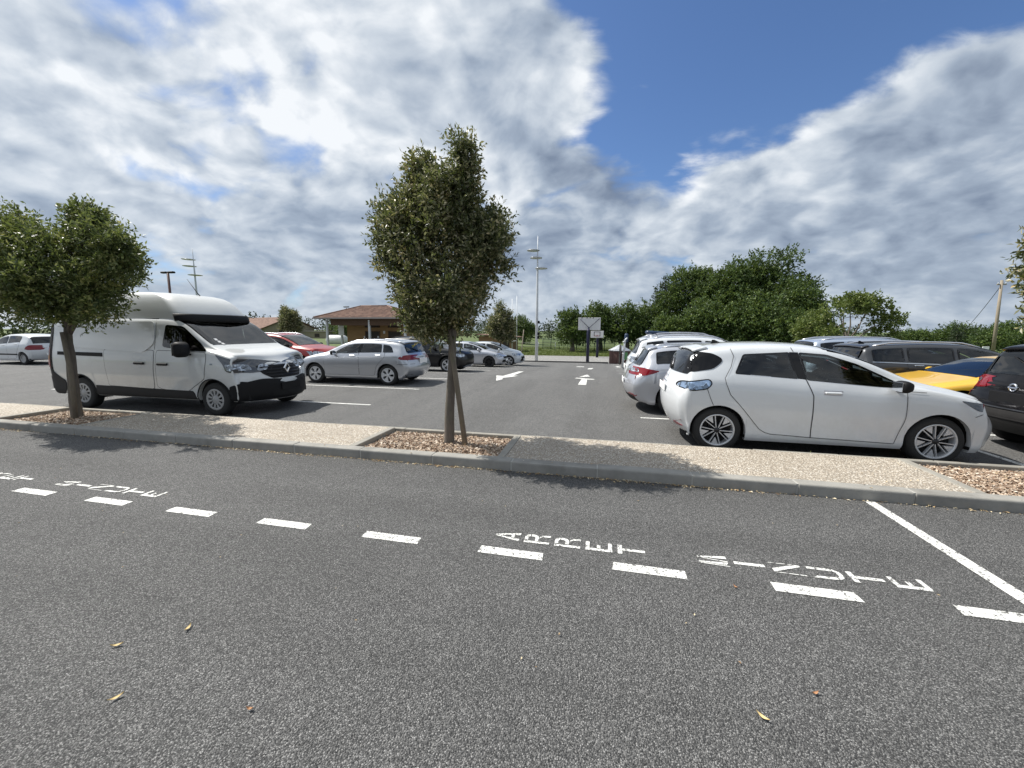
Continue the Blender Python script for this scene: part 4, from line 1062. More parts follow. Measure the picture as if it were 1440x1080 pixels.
# small sign on the right
M['cyan'] = flat('cyan_panel', (.12, .55, .62), .5); M['signwhite'] = flat('sign_white', (.8, .8, .8), .5)
SG = thing('small_sign', 'small pale blue and white sign board behind the yellow car', 'sign', (30.3, 40, g(30.3, 40)))
b = MB(); b.tube([(0, 0, 0), (.05, 0, .6)], .04, 6); b.build('post', M['steel'], SG)
b = MB(); b.box((.08, 0, .93), (.44, .06, .62), ch=.01, tilt=Matrix.Translation((.0, 0, 0))); b.build('panel', M['cyan'], SG, (0, 0, 0))
b = MB(); b.box((.08, 0, 1.36), (.44, .06, .22), ch=.01); b.build('top_panel', M['signwhite'], SG)
# ------------------------------------------------------------------ vehicles
def pchip(pts):
    """monotone cubic through (x, y) points, returns vectorised function"""
    x = np.array([p[0] for p in pts], float); y = np.array([p[1] for p in pts], float)
    h = np.diff(x); d = np.diff(y) / h; m = np.zeros_like(y)
    m[0], m[-1] = d[0], d[-1]
    for i in range(1, len(x) - 1):
        if d[i - 1] * d[i] > 0:
            w1, w2 = 2 * h[i] + h[i - 1], h[i] + 2 * h[i - 1]; m[i] = (w1 + w2) / (w1 / d[i - 1] + w2 / d[i])
    def f(q):
        q = np.clip(np.asarray(q, float), x[0], x[-1]); i = np.clip(np.searchsorted(x, q) - 1, 0, len(h) - 1)
        t = (q - x[i]) / h[i]
        return (y[i] * (1 + 2 * t) * (1 - t) ** 2 + h[i] * m[i] * t * (1 - t) ** 2 + y[i + 1] * t * t * (3 - 2 * t) + h[i] * m[i + 1] * t * t * (t - 1))
    return f
def inpoly(x, y, poly):
    c = False; n = len(poly); j = n - 1
    for i in range(n):
        (xi, yi), (xj, yj) = poly[i], poly[j]
        if (yi > y) != (yj > y) and x < (xj - xi) * (y - yi) / (yj - yi + 1e-12) + xi: c = not c
        j = i
    return c
def inset(poly, d):
    n = len(poly); A = sum(poly[i][0] * poly[(i + 1) % n][1] - poly[(i + 1) % n][0] * poly[i][1] for i in range(n))
    s = 1 if A > 0 else -1; out = []
    for i in range(n):
        p0, p1, p2 = (Vector(poly[i - 1]), Vector(poly[i]), Vector(poly[(i + 1) % n]))
        a = (p1 - p0).normalized(); b = (p2 - p1).normalized(); n1 = Vector((-a.y, a.x)) * s; n2 = Vector((-b.y, b.x)) * s
        q = (n1 + n2); q = q / max(.25, q.length_squared) * 2 * 1 if q.length > 1e-6 else n1
        q = (n1 + n2).normalized() if (n1 + n2).length > 1e-6 else n1
        k = d / max(.45, q.dot(n1)); out.append((p1.x + q.x * k, p1.y + q.y * k))
    return out
def rounded(poly, r=.04, n=3):
    out = []; m = len(poly)
    for i in range(m):
        p0, p1, p2 = Vector(poly[i - 1]), Vector(poly[i]), Vector(poly[(i + 1) % m])
        d0 = min(r, (p0 - p1).length * .45); d2 = min(r, (p2 - p1).length * .45)
        a = p1 + (p0 - p1).normalized() * d0; c = p1 + (p2 - p1).normalized() * d2
        for k in range(n + 1):
            t = k / n; out.append(tuple(a * (1 - t) ** 2 + p1 * 2 * t * (1 - t) + c * t * t))
    return out

class Car:
    """body = analytic surface lofted from side-view curves; everything else is laid on it
       local axes: +x forward, s measured back from the nose, x = L/2 - s"""
    def __init__(s, name, label, cat, spec, paintm, loc, rz, group='cars in the car park'):
        s.sp = spec; s.pm = paintm
        s.L, s.W = spec['L'], spec['W']
        s.root = thing(name, label, cat, loc, rz, group)
        s.top = pchip(spec['top']); s.belt = pchip(spec['belt'])
        L = s.L
        s.plan = pchip(spec.get('plan', [(0, .86), (.10, .925), (.30, .975), (.75, 1), (L - .7, 1), (L - .28, .975), (L - .09, .935), (L, .88)]))
        s.fo_ = pchip(spec['nose']); s.ro_ = pchip(spec['tail'])
        s.zs = spec.get('sill', .21)
        s.tum = spec.get('tum', .76); s.bf, s.br = spec.get('bow_f', .17), spec.get('bow_r', .10)
        s.wx = [spec['fo'], spec['fo'] + spec['wb']]; s.R = spec['wr']; s.AR = spec.get('arch', spec['wr'] + .045)
        s.df = max(.3, s.wx[0] - s.AR - .03); s.dr = max(.3, L - s.wx[1] - s.AR - .03)
        s.open_polys = []      # side openings (s, z)
        s.make_windows()
        s.make_body()
    def ctrl(s, S):
        S = np.atleast_1d(np.asarray(S, float)); Y = s.plan(S) * s.W / 2; zt = s.top(S); zb = np.minimum(s.belt(S), zt - .012); zs = np.full_like(S, s.zs)
        fe = np.clip(1 - S / .45, 0, 1); re = np.clip(1 - (s.L - S) / .45, 0, 1)
        zs = zs + fe * s.sp.get('chin', .0) + re * s.sp.get('rchin', .05)
        dz = zb - zs; h = zt - zb
        y5 = Y * s.sp.get('y5', .945); tum = s.tum + (.84 - s.tum) * np.clip(1 - h / .25, 0, 1)
        y7 = y5 * tum; z7 = zb + s.sp.get('rail', .87) * h
        C = np.zeros((len(S), 10, 2))
        pts = [(Y * .925, zs), (Y * .968, zs + .07), (Y * .972, zs + .27 * dz), (Y * 1.0, zs + .60 * dz), (Y * .990, zs + .86 * dz), (y5, zb),
               ((y5 * .46 + y7 * .54) + .015 * np.clip(h / .4, 0, 1), zb + .50 * (z7 - zb)), (y7, z7), (y7 * .58, zt - .22 * (zt - z7)), (0 * Y, zt)]
        for i, (y, z) in enumerate(pts): C[:, i, 0] = y; C[:, i, 1] = z
        return C
    def dense(s, S):
        C = s.ctrl(S); n = len(C); P = np.concatenate([2 * C[:, :1] - C[:, 1:2], C, (C[:, -2:-1] * np.array([-1, 1]))], 1)
        out = []
        for k in range(9):
            p0, p1, p2, p3 = P[:, k], P[:, k + 1], P[:, k + 2], P[:, k + 3]
            for t in np.linspace(0, 1, 12, endpoint=False):
                out.append(.5 * (2 * p1 + (p2 - p0) * t + (2 * p0 - 5 * p1 + 4 * p2 - p3) * t * t + (3 * p1 - p0 - 3 * p2 + p3) * t ** 3))
        out.append(P[:, 10])
        return np.stack(out, 1)           # [n, 109, 2]
    def xmap(s, S, y, z, Yb):
        wf = np.clip(1 - S / s.df, 0, 1); wf = wf * wf * (3 - 2 * wf); wr = np.clip(1 - (s.L - S) / s.dr, 0, 1); wr = wr * wr * (3 - 2 * wr)
        q = np.clip(y / np.maximum(Yb, .05), -1, 1) ** 2
        return S + wf * (s.fo_(z) + s.bf * q) - wr * (s.ro_(z) + s.br * q)
    def make_windows(s):
        s.side_windows = []
        for wdef in s.sp['windows']:
            if 'poly' in wdef: poly = wdef['poly']
            else:
                s0, s1 = wdef['s']; off = wdef.get('low', .035); up = wdef.get('up', .055); sl0, sl1 = wdef.get('slant', (0, 0))
                bot = []; topp = []
                for i in range(9):
                    t = i / 8; a = s0 + (s1 - s0) * t
                    zb = float(s.belt(a)) + off
                    bot.append((a + (sl0 * 0 + 0) * 0, zb))
                for i in range(13):
                    t = i / 12; a = s0 + sl0 + (s1 + sl1 - s0 - sl0) * t
                    zt, zb = float(s.top(a)), float(s.belt(a)); z7 = zb + s.sp.get('rail', .87) * (zt - zb); topp.append((a, max(zb + off + .004, z7 - up)))
                topp = [p for p in topp if p[1] > float(s.belt(p[0])) + off + .012]
                poly = bot + topp[::-1]
                cl = []
                for p in poly:
                    if not cl or (Vector(p) - Vector(cl[-1])).length > .03: cl.append(p)
                if (Vector(cl[0]) - Vector(cl[-1])).length < .03: cl.pop()
                poly = cl
            s.side_windows.append((poly, wdef)); 
            s.open_polys.append(inset(poly, .035))
    def make_body(s):
        sp, L = s.sp, s.L
        S = set(np.round(np.linspace(0, L, int(L / .055)), 4))
        for wx in s.wx:
            for k in range(0, 19): S.add(round(wx - s.AR * math.cos(PI * k / 18), 4))
            S.add(wx - s.AR - .0006); S.add(wx + s.AR + .0006)
        S = sorted(S); S2 = [S[0]]
        key = {round(wx + sg * (s.AR + d), 4) for wx in s.wx for sg in (-1, 1) for d in (0, .0006)}
        for a in S[1:]:
            if a - S2[-1] < .012 and round(a, 4) not in key and a != L: continue
            S2.append(a)
        S = np.array(S2); n = len(S); D = s.dense(S)
        zlow = np.full(n, -1.0)
        for wx in s.wx:
            q = s.AR ** 2 - (S - wx) ** 2; m = q > -1e-7
            zlow[m] = np.maximum(zlow[m], s.R + np.sqrt(np.maximum(q[m], 0)))
        n1, n2 = 16, 16; rows = []; vrow = []
        G = np.zeros((n, n1 + n2 + 1, 3)); i5 = 60
        for j in range(n):
            zz = D[j, :i5 + 1, 1]; v0 = 0.0
            if zlow[j] > zz[0]: v0 = float(np.interp(zlow[j], zz, np.arange(i5 + 1)))
            vv = np.concatenate([np.linspace(v0, i5, n1 + 1), np.linspace(i5, 108, n2 + 1)[1:]])
            y = np.interp(vv, np.arange(109), D[j, :, 0]); z = np.interp(vv, np.arange(109), D[j, :, 1])
            if zlow[j] > zz[0]: z[0] = zlow[j]
            x = s.xmap(np.full(len(vv), S[j]), y, z, y[n1]); G[j, :, 0] = L / 2 - x; G[j, :, 1] = y; G[j, :, 2] = z
        s.G, s.S, s.n1, s.n2 = G, S, n1, n2
        nr = n1 + n2 + 1
        verts = G.reshape(-1, 3).tolist(); faces = []; meta = []
        for j in range(n - 1):
            for i in range(nr - 1):
                faces.append((j * nr + i, (j + 1) * nr + i, (j + 1) * nr + i + 1, j * nr + i + 1)); meta.append(((S[j] + S[j + 1]) / 2, i))
        # end caps
        for end, j in ((0, 0), (1, n - 1)):
            col = G[j]; base = len(verts); nc = n2 + 1
            y5 = col[n1, 1]; z5 = col[n1, 2]
            for r in range(n1 + 1):
                for k in range(nc):
                    yk = col[n1 + k, 1] / y5 * col[r, 1]; zk = col[r, 2] + (col[n1 + k, 2] - z5) * (r / n1) ** 2
                    xx = float(s.xmap(np.array([S[j]]), np.array([yk]), np.array([zk]), np.array([max(col[r, 1], .05)]))[0])
                    if r == n1: verts.append(list(col[n1 + k]))
                    else: verts.append([L / 2 - xx, yk, zk])
            for r in range(n1):
                for k in range(nc - 1):
                    a, b_, c, d = base + r * nc + k, base + r * nc + k + 1, base + (r + 1) * nc + k + 1, base + (r + 1) * nc + k
                    faces.append((a, d, c, b_) if end == 0 else (a, b_, c, d)); meta.append((-1 if end == 0 else 99, r))
        # skirt: turn the lower edge inwards
        base = len(verts)
        for j in range(n): verts.append([G[j, 0, 0], max(.02, G[j, 0, 1] - .07), G[j, 0, 2] + .004])
        for j in range(n - 1): faces.append((base + j, base + j + 1, (j + 1) * nr, j * nr)); meta.append((-5, 0))
        nv = len(verts); verts2 = verts + [[v[0], -v[1], v[2]] for v in verts]
        faces2 = faces + [tuple(reversed([i + nv for i in f])) for f in faces]; meta2 = meta + meta
        s.bvh = BVHTree.FromPolygons([Vector(v) for v in verts2], faces2)
        # openings
        ws, rw = sp.get('screen'), sp.get('rear')
        keep = []; vz = np.array(verts2)
        for f, (sm, i) in zip(faces2, meta2):
            c = vz[list(f)].mean(0); k = True
            if sm > -1 and sm < 99:
                sx = L / 2 - c[0]
                if c[2] > .7 and n1 - 2 <= i < n1 + 12:
                    for q in s.open_polys:
                        if inpoly(sx, c[2], q): k = False
                if ws and ws[0] + .04 < sm < ws[1] - .04 and i >= n1 + 7.4: k = False
                if rw and rw[0] + .04 < sm < rw[1] - .04 and i >= n1 + 7.4: k = False
            keep.append(k)
        bm = bmesh.new(); bv = [bm.verts.new(v) for v in verts2]
        for f, k in zip(faces2, keep):
            if k:
                try: bm.faces.new([bv[i] for i in f]).smooth = True
                except ValueError: pass
        bmesh.ops.remove_doubles(bm, verts=bm.verts, dist=.0003)
        bmesh.ops.dissolve_degenerate(bm, edges=bm.edges, dist=.0003)
        bmesh.ops.recalc_face_normals(bm, faces=bm.faces)
        # make sure normals point outwards
        tot = sum((f.calc_center_median() - Vector((0, 0, .7))).dot(f.normal) for f in bm.faces)
        if tot < 0: bmesh.ops.reverse_faces(bm, faces=bm.faces)
        loose = [v for v in bm.verts if not v.link_faces]; bmesh.ops.delete(bm, geom=loose, context='VERTS')
        me = bpy.data.meshes.new('body'); bm.to_mesh(me); me.materials.append(s.pm)
        me.set_sharp_from_angle(angle=math.radians(52))
        s.body = bpy.data.objects.new('body', me); COL.objects.link(s.body); s.body.parent = s.root
        # inner trim shell
        bm.normal_update()
        low = [f for f in bm.faces if f.calc_center_median().z < .5]; bmesh.ops.delete(bm, geom=low, context='FACES')
        for v in bm.verts: v.normal_update()
        off = {v: v.normal.copy() for v in bm.verts}
        for v in bm.verts: v.co -= off[v] * .03
        bmesh.ops.reverse_faces(bm, faces=bm.faces)
        me2 = bpy.data.meshes.new('interior_trim'); bm.to_mesh(me2); me2.materials.append(M['interior_grey'] if sp.get('pale_inside') else M['interior'])
        o = bpy.data.objects.new('interior_trim', me2); COL.objects.link(o); o.parent = s.root
        bm.free()
        s.floor_and_wheels()
        s.glazing()
    # ---- laying polygons on the body
    def hit(s, a, b, axis, side=1):
        if axis == 'side': o, d = Vector((s.L / 2 - a, side * 3, b)), Vector((0, -side, 0))
        elif axis == 'front': o, d = Vector((6, a, b)), Vector((-1, 0, 0))
        elif axis == 'rear': o, d = Vector((-6, a, b)), Vector((1, 0, 0))
        else: o, d = Vector((s.L / 2 - a, b, 5)), Vector((0, 0, -1))
        p, nrm, _, _ = s.bvh.ray_cast(o, d)
        if p is None:
            t = o + d * {'side': 3 - s.W / 2, 'front': 6 - s.L / 2, 'rear': 6 - s.L / 2}.get(axis, 4)
            p, nrm, _, _ = s.bvh.find_nearest(t)
        if nrm.dot(d) > 0: nrm = -nrm
        return p, nrm
    def patch(s, name, poly, axis, mat, off=.004, side=1, parent=None, grid=.05, skirt=.008, hole=None, smooth=True):
        n = len(poly); P = []
        for i in range(n):                       # resample long edges
            a, b = Vector(poly[i]), Vector(poly[(i + 1) % n]); k = max(1, int((b - a).length / grid))
            P += [a.lerp(b, t / k) for t in range(k)]
        nb = len(P); fl = [list(range(nb))]; pts = [Vector(p) for p in P]
        xs, ys = [p.x for p in P], [p.y for p in P]
        x0, x1, y0, y1 = min(xs), max(xs), min(ys), max(ys); pp = [(p.x, p.y) for p in P]; ins = inset(pp, grid * .45)
        gx = np.arange(x0 + grid / 2, x1, grid); gy = np.arange(y0 + grid / 2, y1, grid)
        for gxx in gx:
            for gyy in gy:
                if inpoly(gxx, gyy, ins): pts.append(Vector((gxx, gyy)))
        vv, ee, ff, ov, _, _ = delaunay_2d_cdt(pts, [], fl, 1, 1e-5)
        V = []; N = []
        for p in vv:
            q, nr = s.hit(p.x, p.y, axis, side); V.append(q); N.append(nr)
        # smooth the faceted normals a little
        bm = bmesh.new(); bv = [bm.verts.new(v) for v in V]
        for f in ff:
            try: bm.faces.new([bv[i] for i in f])
            except ValueError: pass
        bm.normal_update()
        ref = N
        flip = sum(f.normal.dot(ref[f.verts[0].index] if f.verts[0].index >= 0 else Vector((0, 0, 0))) for f in bm.faces)
        bm.verts.index_update()
        sgn = sum(f.normal.dot(sum((N[v.index] for v in f.verts), Vector())) for f in bm.faces)
        if sgn < 0: bmesh.ops.reverse_faces(bm, faces=bm.faces); bm.normal_update()
        nn = [v.normal.copy() for v in bm.verts]
        for v, q in zip(bm.verts, nn): v.co += q * off
        for f in bm.faces: f.smooth = smooth
        if skirt:
            be = [e for e in bm.edges if len(e.link_faces) == 1]
            r = bmesh.ops.extrude_edge_only(bm, edges=be)
            for v in [x for x in r['geom'] if isinstance(x, bmesh.types.BMVert)]:
                k = min(range(len(V)), key=lambda i: (V[i] + nn[i] * off - v.co).length_squared); v.co -= nn[k] * skirt
            bmesh.ops.recalc_face_normals(bm, faces=bm.faces) if False else None
        me = bpy.data.meshes.new(name); bm.to_mesh(me); bm.free(); me.materials.append(mat)
        me.set_sharp_from_angle(angle=math.radians(50))
        o = bpy.data.objects.new(name, me); COL.objects.link(o); o.parent = parent or s.root
        return o
    def surf(s, S, v):
        """point on the upper body at station S, v in 5..9 (mirrored for v > 9)"""
        m = 1
        if v > 9: v = 18 - v; m = -1
        D = s.dense([S])[0]; k = v * 12; y = float(np.interp(k, np.arange(109), D[:, 0])); z = float(np.interp(k, np.arange(109), D[:, 1]))
        x = float(s.xmap(np.array([S]), np.array([y]), np.array([z]), np.array([D[60, 0]]))[0])
        return Vector((s.L / 2 - x, y * m, z))
    def screen(s, name, s0, s1, v0, mat, off, ns=10, nv=22, v0b=None):
        """sheet on the upper body between two stations; v0 -> v0b sets the side edge at s0 and s1"""
        v0b = v0b or v0; V = []
        for i in range(ns + 1):
            S = s0 + (s1 - s0) * i / ns; va = v0 + (v0b - v0) * i / ns
            for k in range(nv + 1): V.append(s.surf(S, va + (18 - 2 * va) * k / nv))
        mb = []
        bm = bmesh.new(); bv = [bm.verts.new(p) for p in V]
        for i in range(ns):
            for k in range(nv): bm.faces.new((bv[i * (nv + 1) + k], bv[i * (nv + 1) + k + 1], bv[(i + 1) * (nv + 1) + k + 1], bv[(i + 1) * (nv + 1) + k])).smooth = True
        bm.normal_update()
        if sum(f.normal.z for f in bm.faces) < 0: bmesh.ops.reverse_faces(bm, faces=bm.faces); bm.normal_update()
        nn = [v.normal.copy() for v in bm.verts]
        for v, q in zip(bm.verts, nn): v.co += q * off
        return bm
    def sheet(s, name, bm, mat, parent=None):
        me = bpy.data.meshes.new(name); bm.to_mesh(me); bm.free(); me.materials.append(mat)
        o = bpy.data.objects.new(name, me); COL.objects.link(o); o.parent = parent or s.root; return o
    def glazing(s):
        sp = s.sp
        for poly, wd in s.side_windows:
            poly = rounded(poly, wd.get('r', .035))
            for side in (1, -1):
                fr = s.patch('window_frame', poly, 'side', M['seal'], .0025, side, skirt=0)
                # open the frame
                bm = bmesh.new(); bm.from_mesh(fr.data); ins = inset(poly, wd.get('frame', .032))
                dl = [f for f in bm.faces if inpoly(s.L / 2 - f.calc_center_median().x, f.calc_center_median().z, ins)]
                bm.free()
                me = fr.data; bpy.data.objects.remove(fr); bpy.data.meshes.remove(me)
                # frame as a ring of quads between the outline and its inset
                ring = []; n = len(poly); out_ = poly; mb = MB()
                for a, b in zip(out_, ins):
                    for p in (a, b):
                        q, nr = s.hit(p[0], p[1], 'side', side); ring.append(q + nr * .0062)
                mb.add(ring, [(2 * i, 2 * i + 1, (2 * ((i + 1) % n)) + 1, 2 * ((i + 1) % n)) for i in range(n)], 0, True)
                f_ = mb.build('window_frame', M['seal'], s.root)
                pn = s.patch('window', inset(poly, .006), 'side', M[wd.get('glass', 'glass')], .0075, side, parent=f_, skirt=0, grid=.07)
        for key, nm in (('screen', 'windscreen'), ('rear', 'rear_window')):
            q = sp.get(key)
            if not q: continue
            s0, s1 = q[0], q[1]; va, vb = (q[2], q[3]) if len(q) > 3 else (7.12, 7.12)
            bm = s.screen(nm, s0, s1, va, None, .0055, v0b=vb)
            gl = q[4] if len(q) > 4 else 'glass_van'
            o = s.sheet(nm, bm, M[gl])
            bm = s.screen('border', s0, s1, va, None, .003, v0b=vb)
            ns, nv = 10, 22; bm.faces.ensure_lookup_table()
            fc = list(bm.faces); inner = [fc[i * nv + k] for i in range(1, ns - 1) for k in range(2, nv - 2)]
            bmesh.ops.delete(bm, geom=inner, context='FACES')
            s.sheet('glass_border', bm, M['seal'], o)
    def floor_and_wheels(s):
        sp, L, W, R = s.sp, s.L, s.W, s.R
        b = MB(); z0 = s.zs + .03; hw = W / 2 * .90
        segs = [(.28, s.wx[0] - s.AR - .02, hw * .88), (s.wx[0] - s.AR - .02, s.wx[0] + s.AR + .02, W / 2 - .30), (s.wx[0] + s.AR + .02, s.wx[1] - s.AR - .02, hw), (s.wx[1] - s.AR - .02, s.wx[1] + s.AR + .02, W / 2 - .30), (s.wx[1] + s.AR + .02, L - .36, hw * .84)]
        for a, c, h_ in segs: b.box((L / 2 - (a + c) / 2, 0, z0 + .05), (c - a - .002, 2 * h_, .12))
        b.build('underbody', M['dark'], s.root)
        for wx in s.wx:
            for side in (1, -1):
                b = MB(); yo, yi = W / 2 * .985 - .03, W / 2 - .32; n = 16; V = []
                for k in range(n + 1):
                    t = PI * (-.08 + 1.16 * k / n); rr = s.AR + .006
                    for y in (yo, yi): V.append((L / 2 - wx + rr * math.cos(t), side * y, R + rr * math.sin(t)))
                b.add(V, [(2 * k, 2 * k + 1, 2 * k + 3, 2 * k + 2) for k in range(n)], 0, True)
                V = [(L / 2 - wx + (s.AR + .006) * math.cos(PI * (-.08 + 1.16 * k / n)), side * yi, R + (s.AR + .006) * math.sin(PI * (-.08 + 1.16 * k / n))) for k in range(n + 1)]
                b.add(V, [tuple(range(n + 1))]); b.build('wheel_well', M['dark'], s.root)
        key = (sp.get('rim', 'five'), R, sp['rimr'])
        for wx in s.wx:
            for side in (1, -1):
                t = s.wheel(sp.get('rim', 'five'), R, sp['rimr'], s.root); 
                t.location = (L / 2 - wx, side * (W / 2 - .015 - sp.get('tuck', .02)), R); t.rotation_euler = (0, rnd.uniform(0, 6.28), 0 if side < 0 else PI)
                t.rotation_mode = 'XYZ'
                if side > 0: t.rotation_euler = (0, rnd.uniform(0, 6.28), PI)
    wheel_cache = {}
    def wheel(s, kind, R, r, parent):
        """tyre with its rim as a child; outer face towards -y"""
        key = (kind, R, r)
        if key in Car.wheel_cache:
            ty, ch = Car.wheel_cache[key]; o = ty.copy(); COL.objects.link(o); o.parent = parent
            for c in ch: d = c.copy(); COL.objects.link(d); d.parent = o
            return o
        w2 = .20
        b = MB(); prof = [(r - .012, .012), (r, .004), (r + .012, .0), ((R + r) / 2, -.006), (R - .028, .004), (R - .010, .018), (R, .045), (R, w2 - .045), (R - .012, w2 - .015), ((R + r) / 2, w2), (r, w2 - .01)]
        b.lathe(prof, 40, 'y')
        for k in range(36):                      # tread blocks
            a = 2 * PI * k / 36; c, s_ = math.cos(a), math.sin(a)
        ty = b.build('tyre', M['rubber'], parent)
        b = MB(); b.lathe([(r - .002, .004), (r - .006, -.002), (r - .022, .002), (r - .026, .03), (r - .03, w2 - .03)], 40, 'y', mat=0)
        dark = MB(); dark.lathe([(0, .085), (r * .55, .085), (r * .56, .075), (r - .028, .11)], 32, 'y')  # black backing stands in for the shade behind the spokes; brake disc follows
        dark.lathe([(0, .070), (r * .5, .070), (r * .52, .085)], 24, 'y', mat=1)
        def spoke(poly, z0, z1, rot, mat=0):
            fr = Matrix.Rotation(-rot, 4, 'Y') @ Matrix(((1, 0, 0, 0), (0, 0, 1, 0), (0, 1, 0, 0), (0, 0, 0, 1)))
            b.prism(poly, z0, z1, mat, fr)
        def pol(pts): return [(q * r * math.cos(a), q * r * math.sin(a)) for q, a in pts]
        if kind == 'zoe':
            for k in range(5):
                a = 2 * PI * k / 5
                for sg in (-1, 1):
                    spoke(pol([(.14, sg * .30), (.17, sg * .52), (.94, sg * .300), (.94, sg * .245)][::sg]), .012, .045, a)
                spoke(pol([(.94, .63 - .20), (.94, .63 + .24), (.50, .63 + .03), (.46, .63 - .03)][::1]), .016, .045, a)
            b.lathe([(0, .004), (.034, .006), (.044, .02), (.046, .05)], 16, 'y', mat=1)
        elif kind == 'cap':
            b.lathe([(0, -.004), (r * .24, -.002), (r * .34, .010), (r * .42, .012)], 32, 'y')
            for k in range(11):
                a = 2 * PI * k / 11
                spoke(pol([(.40, -.19), (.40, .19), (.60, .12), (.86, .15), (.86, -.15), (.60, -.12)][::-1]), .004, .03, a)
            b.lathe([(r * .80, .006), (r * .90, -.004), (r * .99, .004)], 32, 'y')
        elif kind == 'steel':
            b.lathe([(0, .03), (r * .25, .03), (r * .45, .05), (r * .7, .03), (r * .95, .04)], 32, 'y')
        elif kind == 'audi':
            for k in range(5):
                a = 2 * PI * k / 5
                spoke(pol([(.10, -.8), (.10, .8), (.50, .34), (.93, .42), (.93, -.42), (.50, -.34)][::-1]), .006, .045, a)
            b.lathe([(0, .0), (r * .16, .002), (r * .22, .02)], 20, 'y')
        elif kind == 'black':
            for k in range(7):
                a = 2 * PI * k / 7; spoke(pol([(.14, -.4), (.14, .4), (.93, .12), (.93, -.12)][::-1]), .01, .045, a, 1)
        else:
            for k in range(5):
                a = 2 * PI * k / 5
                for sg in (-1, 1): spoke(pol([(.14, sg * .05), (.16, sg * .55), (.93, sg * .26), (.93, sg * .08)][::sg]), .01, .045, a)
            b.lathe([(0, .004), (.04, .006), (.05, .03)], 16, 'y')
        m0 = M['hubcap'] if kind in ('cap', 'steel') else (M['alloy_dark'] if kind == 'black' else M['alloy'])
        rim = b.build('rim', [m0, M['alloy_dark']], ty)
        disc = dark.build('brake_disc_and_backing', [M['dark'], M['trim']], ty)
        Car.wheel_cache[key] = (ty, [rim, disc])
        return ty
    def doors(s, cuts, zlow=.33, handle=True, rear_cut=.0, trim=None, hmat=None, hz=None, hlen=.19):
        """cuts: stations front edge, B-post, rear edge"""
        L = s.L
        for side in (1, -1):
            for k in range(len(cuts) - 1):
                a, c = cuts[k] + .004, cuts[k + 1] - .004
                zb = lambda q: float(s.belt(q)) + .046
                n = 6; topl = [(a + (c - a) * i / n, zb(a + (c - a) * i / n)) for i in range(n + 1)]
                last = k == len(cuts) - 2 and len(cuts) > 2
                aw = s.wx[1] - s.AR - .045
                if last and c > aw:
                    low = [(c, zb(c) - .16), (aw + .10, s.R + s.AR * .95), (aw + .01, s.R + .22), (aw - .04, zlow)]
                    poly = [(a, zlow)] + topl + low
                else:
                    poly = [(a + .03 * (k == 0), zlow)] + topl + [(c, zlow)]
                poly = rounded(poly, .05, 2)
                s.patch('door_seam', poly, 'side', M['dark'], .0012, side, skirt=0, grid=.09, parent=None) if False else None
                d = s.patch('door', inset(poly, .003), 'side', s.pm, .0045, side, grid=.07, skirt=.004)
                bk = s.patch('door_gap', inset(poly, -.004), 'side', M['dark'], .0012, side, parent=d, grid=.09, skirt=0)
                if handle:
                    hx = c - .12; z = (hz or (zb(hx) - .10)); 
                    p, nr = s.hit(hx - hlen / 2, z, 'side', side); b = MB()
                    b.box((0, 0, 0), (hlen, .026, .030), ch=.011); hd = b.build('door_handle', hmat or s.pm, d, tuple(p + nr * .022))
                    b = MB(); b.lathe([(0, .012), (.028, .008), (.034, 0)], 14, 'y'); 
    def mirror(s, S, z, mat, size=(.13, .22, .16), out=.11):
        for side in (1, -1):
            p, nr = s.hit(S, z, 'side', side)
            bm = bmesh.new(); bmesh.ops.create_cube(bm, size=1); bmesh.ops.subdivide_edges(bm, edges=bm.edges, cuts=3, use_grid_fill=True)
            for v in bm.verts:
                q = v.co * 2; q = q * (1 / max(1e-6, (abs(q.x) ** 4 + abs(q.y) ** 4 + abs(q.z) ** 4) ** .25)); k = 1 - .35 * max(0, q.x)
                v.co = Vector((q.x * size[0] / 2 + .25 * size[0] * abs(q.y) * (q.y * side < 0) * 0, q.y * size[1] / 2 * k, q.z * size[2] / 2 * k))
            for f in bm.faces: f.smooth = True
            me = bpy.data.meshes.new('mirror'); bm.to_mesh(me); bm.free(); me.materials.append(mat)
            o = bpy.data.objects.new('mirror', me); COL.objects.link(o); o.parent = s.root; o.location = p + Vector((.02, side * out, .06))
            b = MB(); b.box((0, 0, 0), (.05, .13, .035), ch=.01); b.build('mirror_foot', M['trim'], o, (0, -side * (out * .75), -size[2] * .34))
            b = MB(); b.box((0, 0, 0), (.006, size[1] * .82, size[2] * .78), ch=.002); b.build('mirror_glass', M['chrome'], o, (-size[0] / 2 + .002, 0, 0))
    def plate(s, end, z, w_=.52, h_=.115, mat='plate', y=0.0):
        p, nr = s.hit(y, z, end); b = MB(); b.box((0, 0, 0), (.012, w_, h_), ch=.003)
        o = b.build('number_plate', M[mat], s.root, tuple(p + Vector((.012 if end == 'front' else -.012, 0, 0)))); return o
    def interior(s, front, rear, zf=.34, wheel_side=1, dash=None, hi=1.0, rears=True):
        L, W = s.L, s.W
        def seat(nm, x, y, w_, h_):
            b = MB(); t = Matrix.Rotation(math.radians(-14), 4, 'Y')
            b.box((0, 0, .16), (.52, w_, .20), ch=.06); b.box((-.26, 0, .16 + h_ * .5), (.16, w_, h_), ch=.055, tilt=t)
            b.box((-.26 - h_ * .21, 0, .20 + h_ + .10), (.09, w_ * .48 if w_ < .8 else .28, .17), ch=.04, tilt=t)
            if w_ > .8:
                for q in (-.42, .42): b.box((-.26 - h_ * .21, q, .20 + h_ + .07), (.09, .26, .16), ch=.04, tilt=t)
            b.build(nm, M['cloth'], s.root, (L / 2 - x, y, zf))
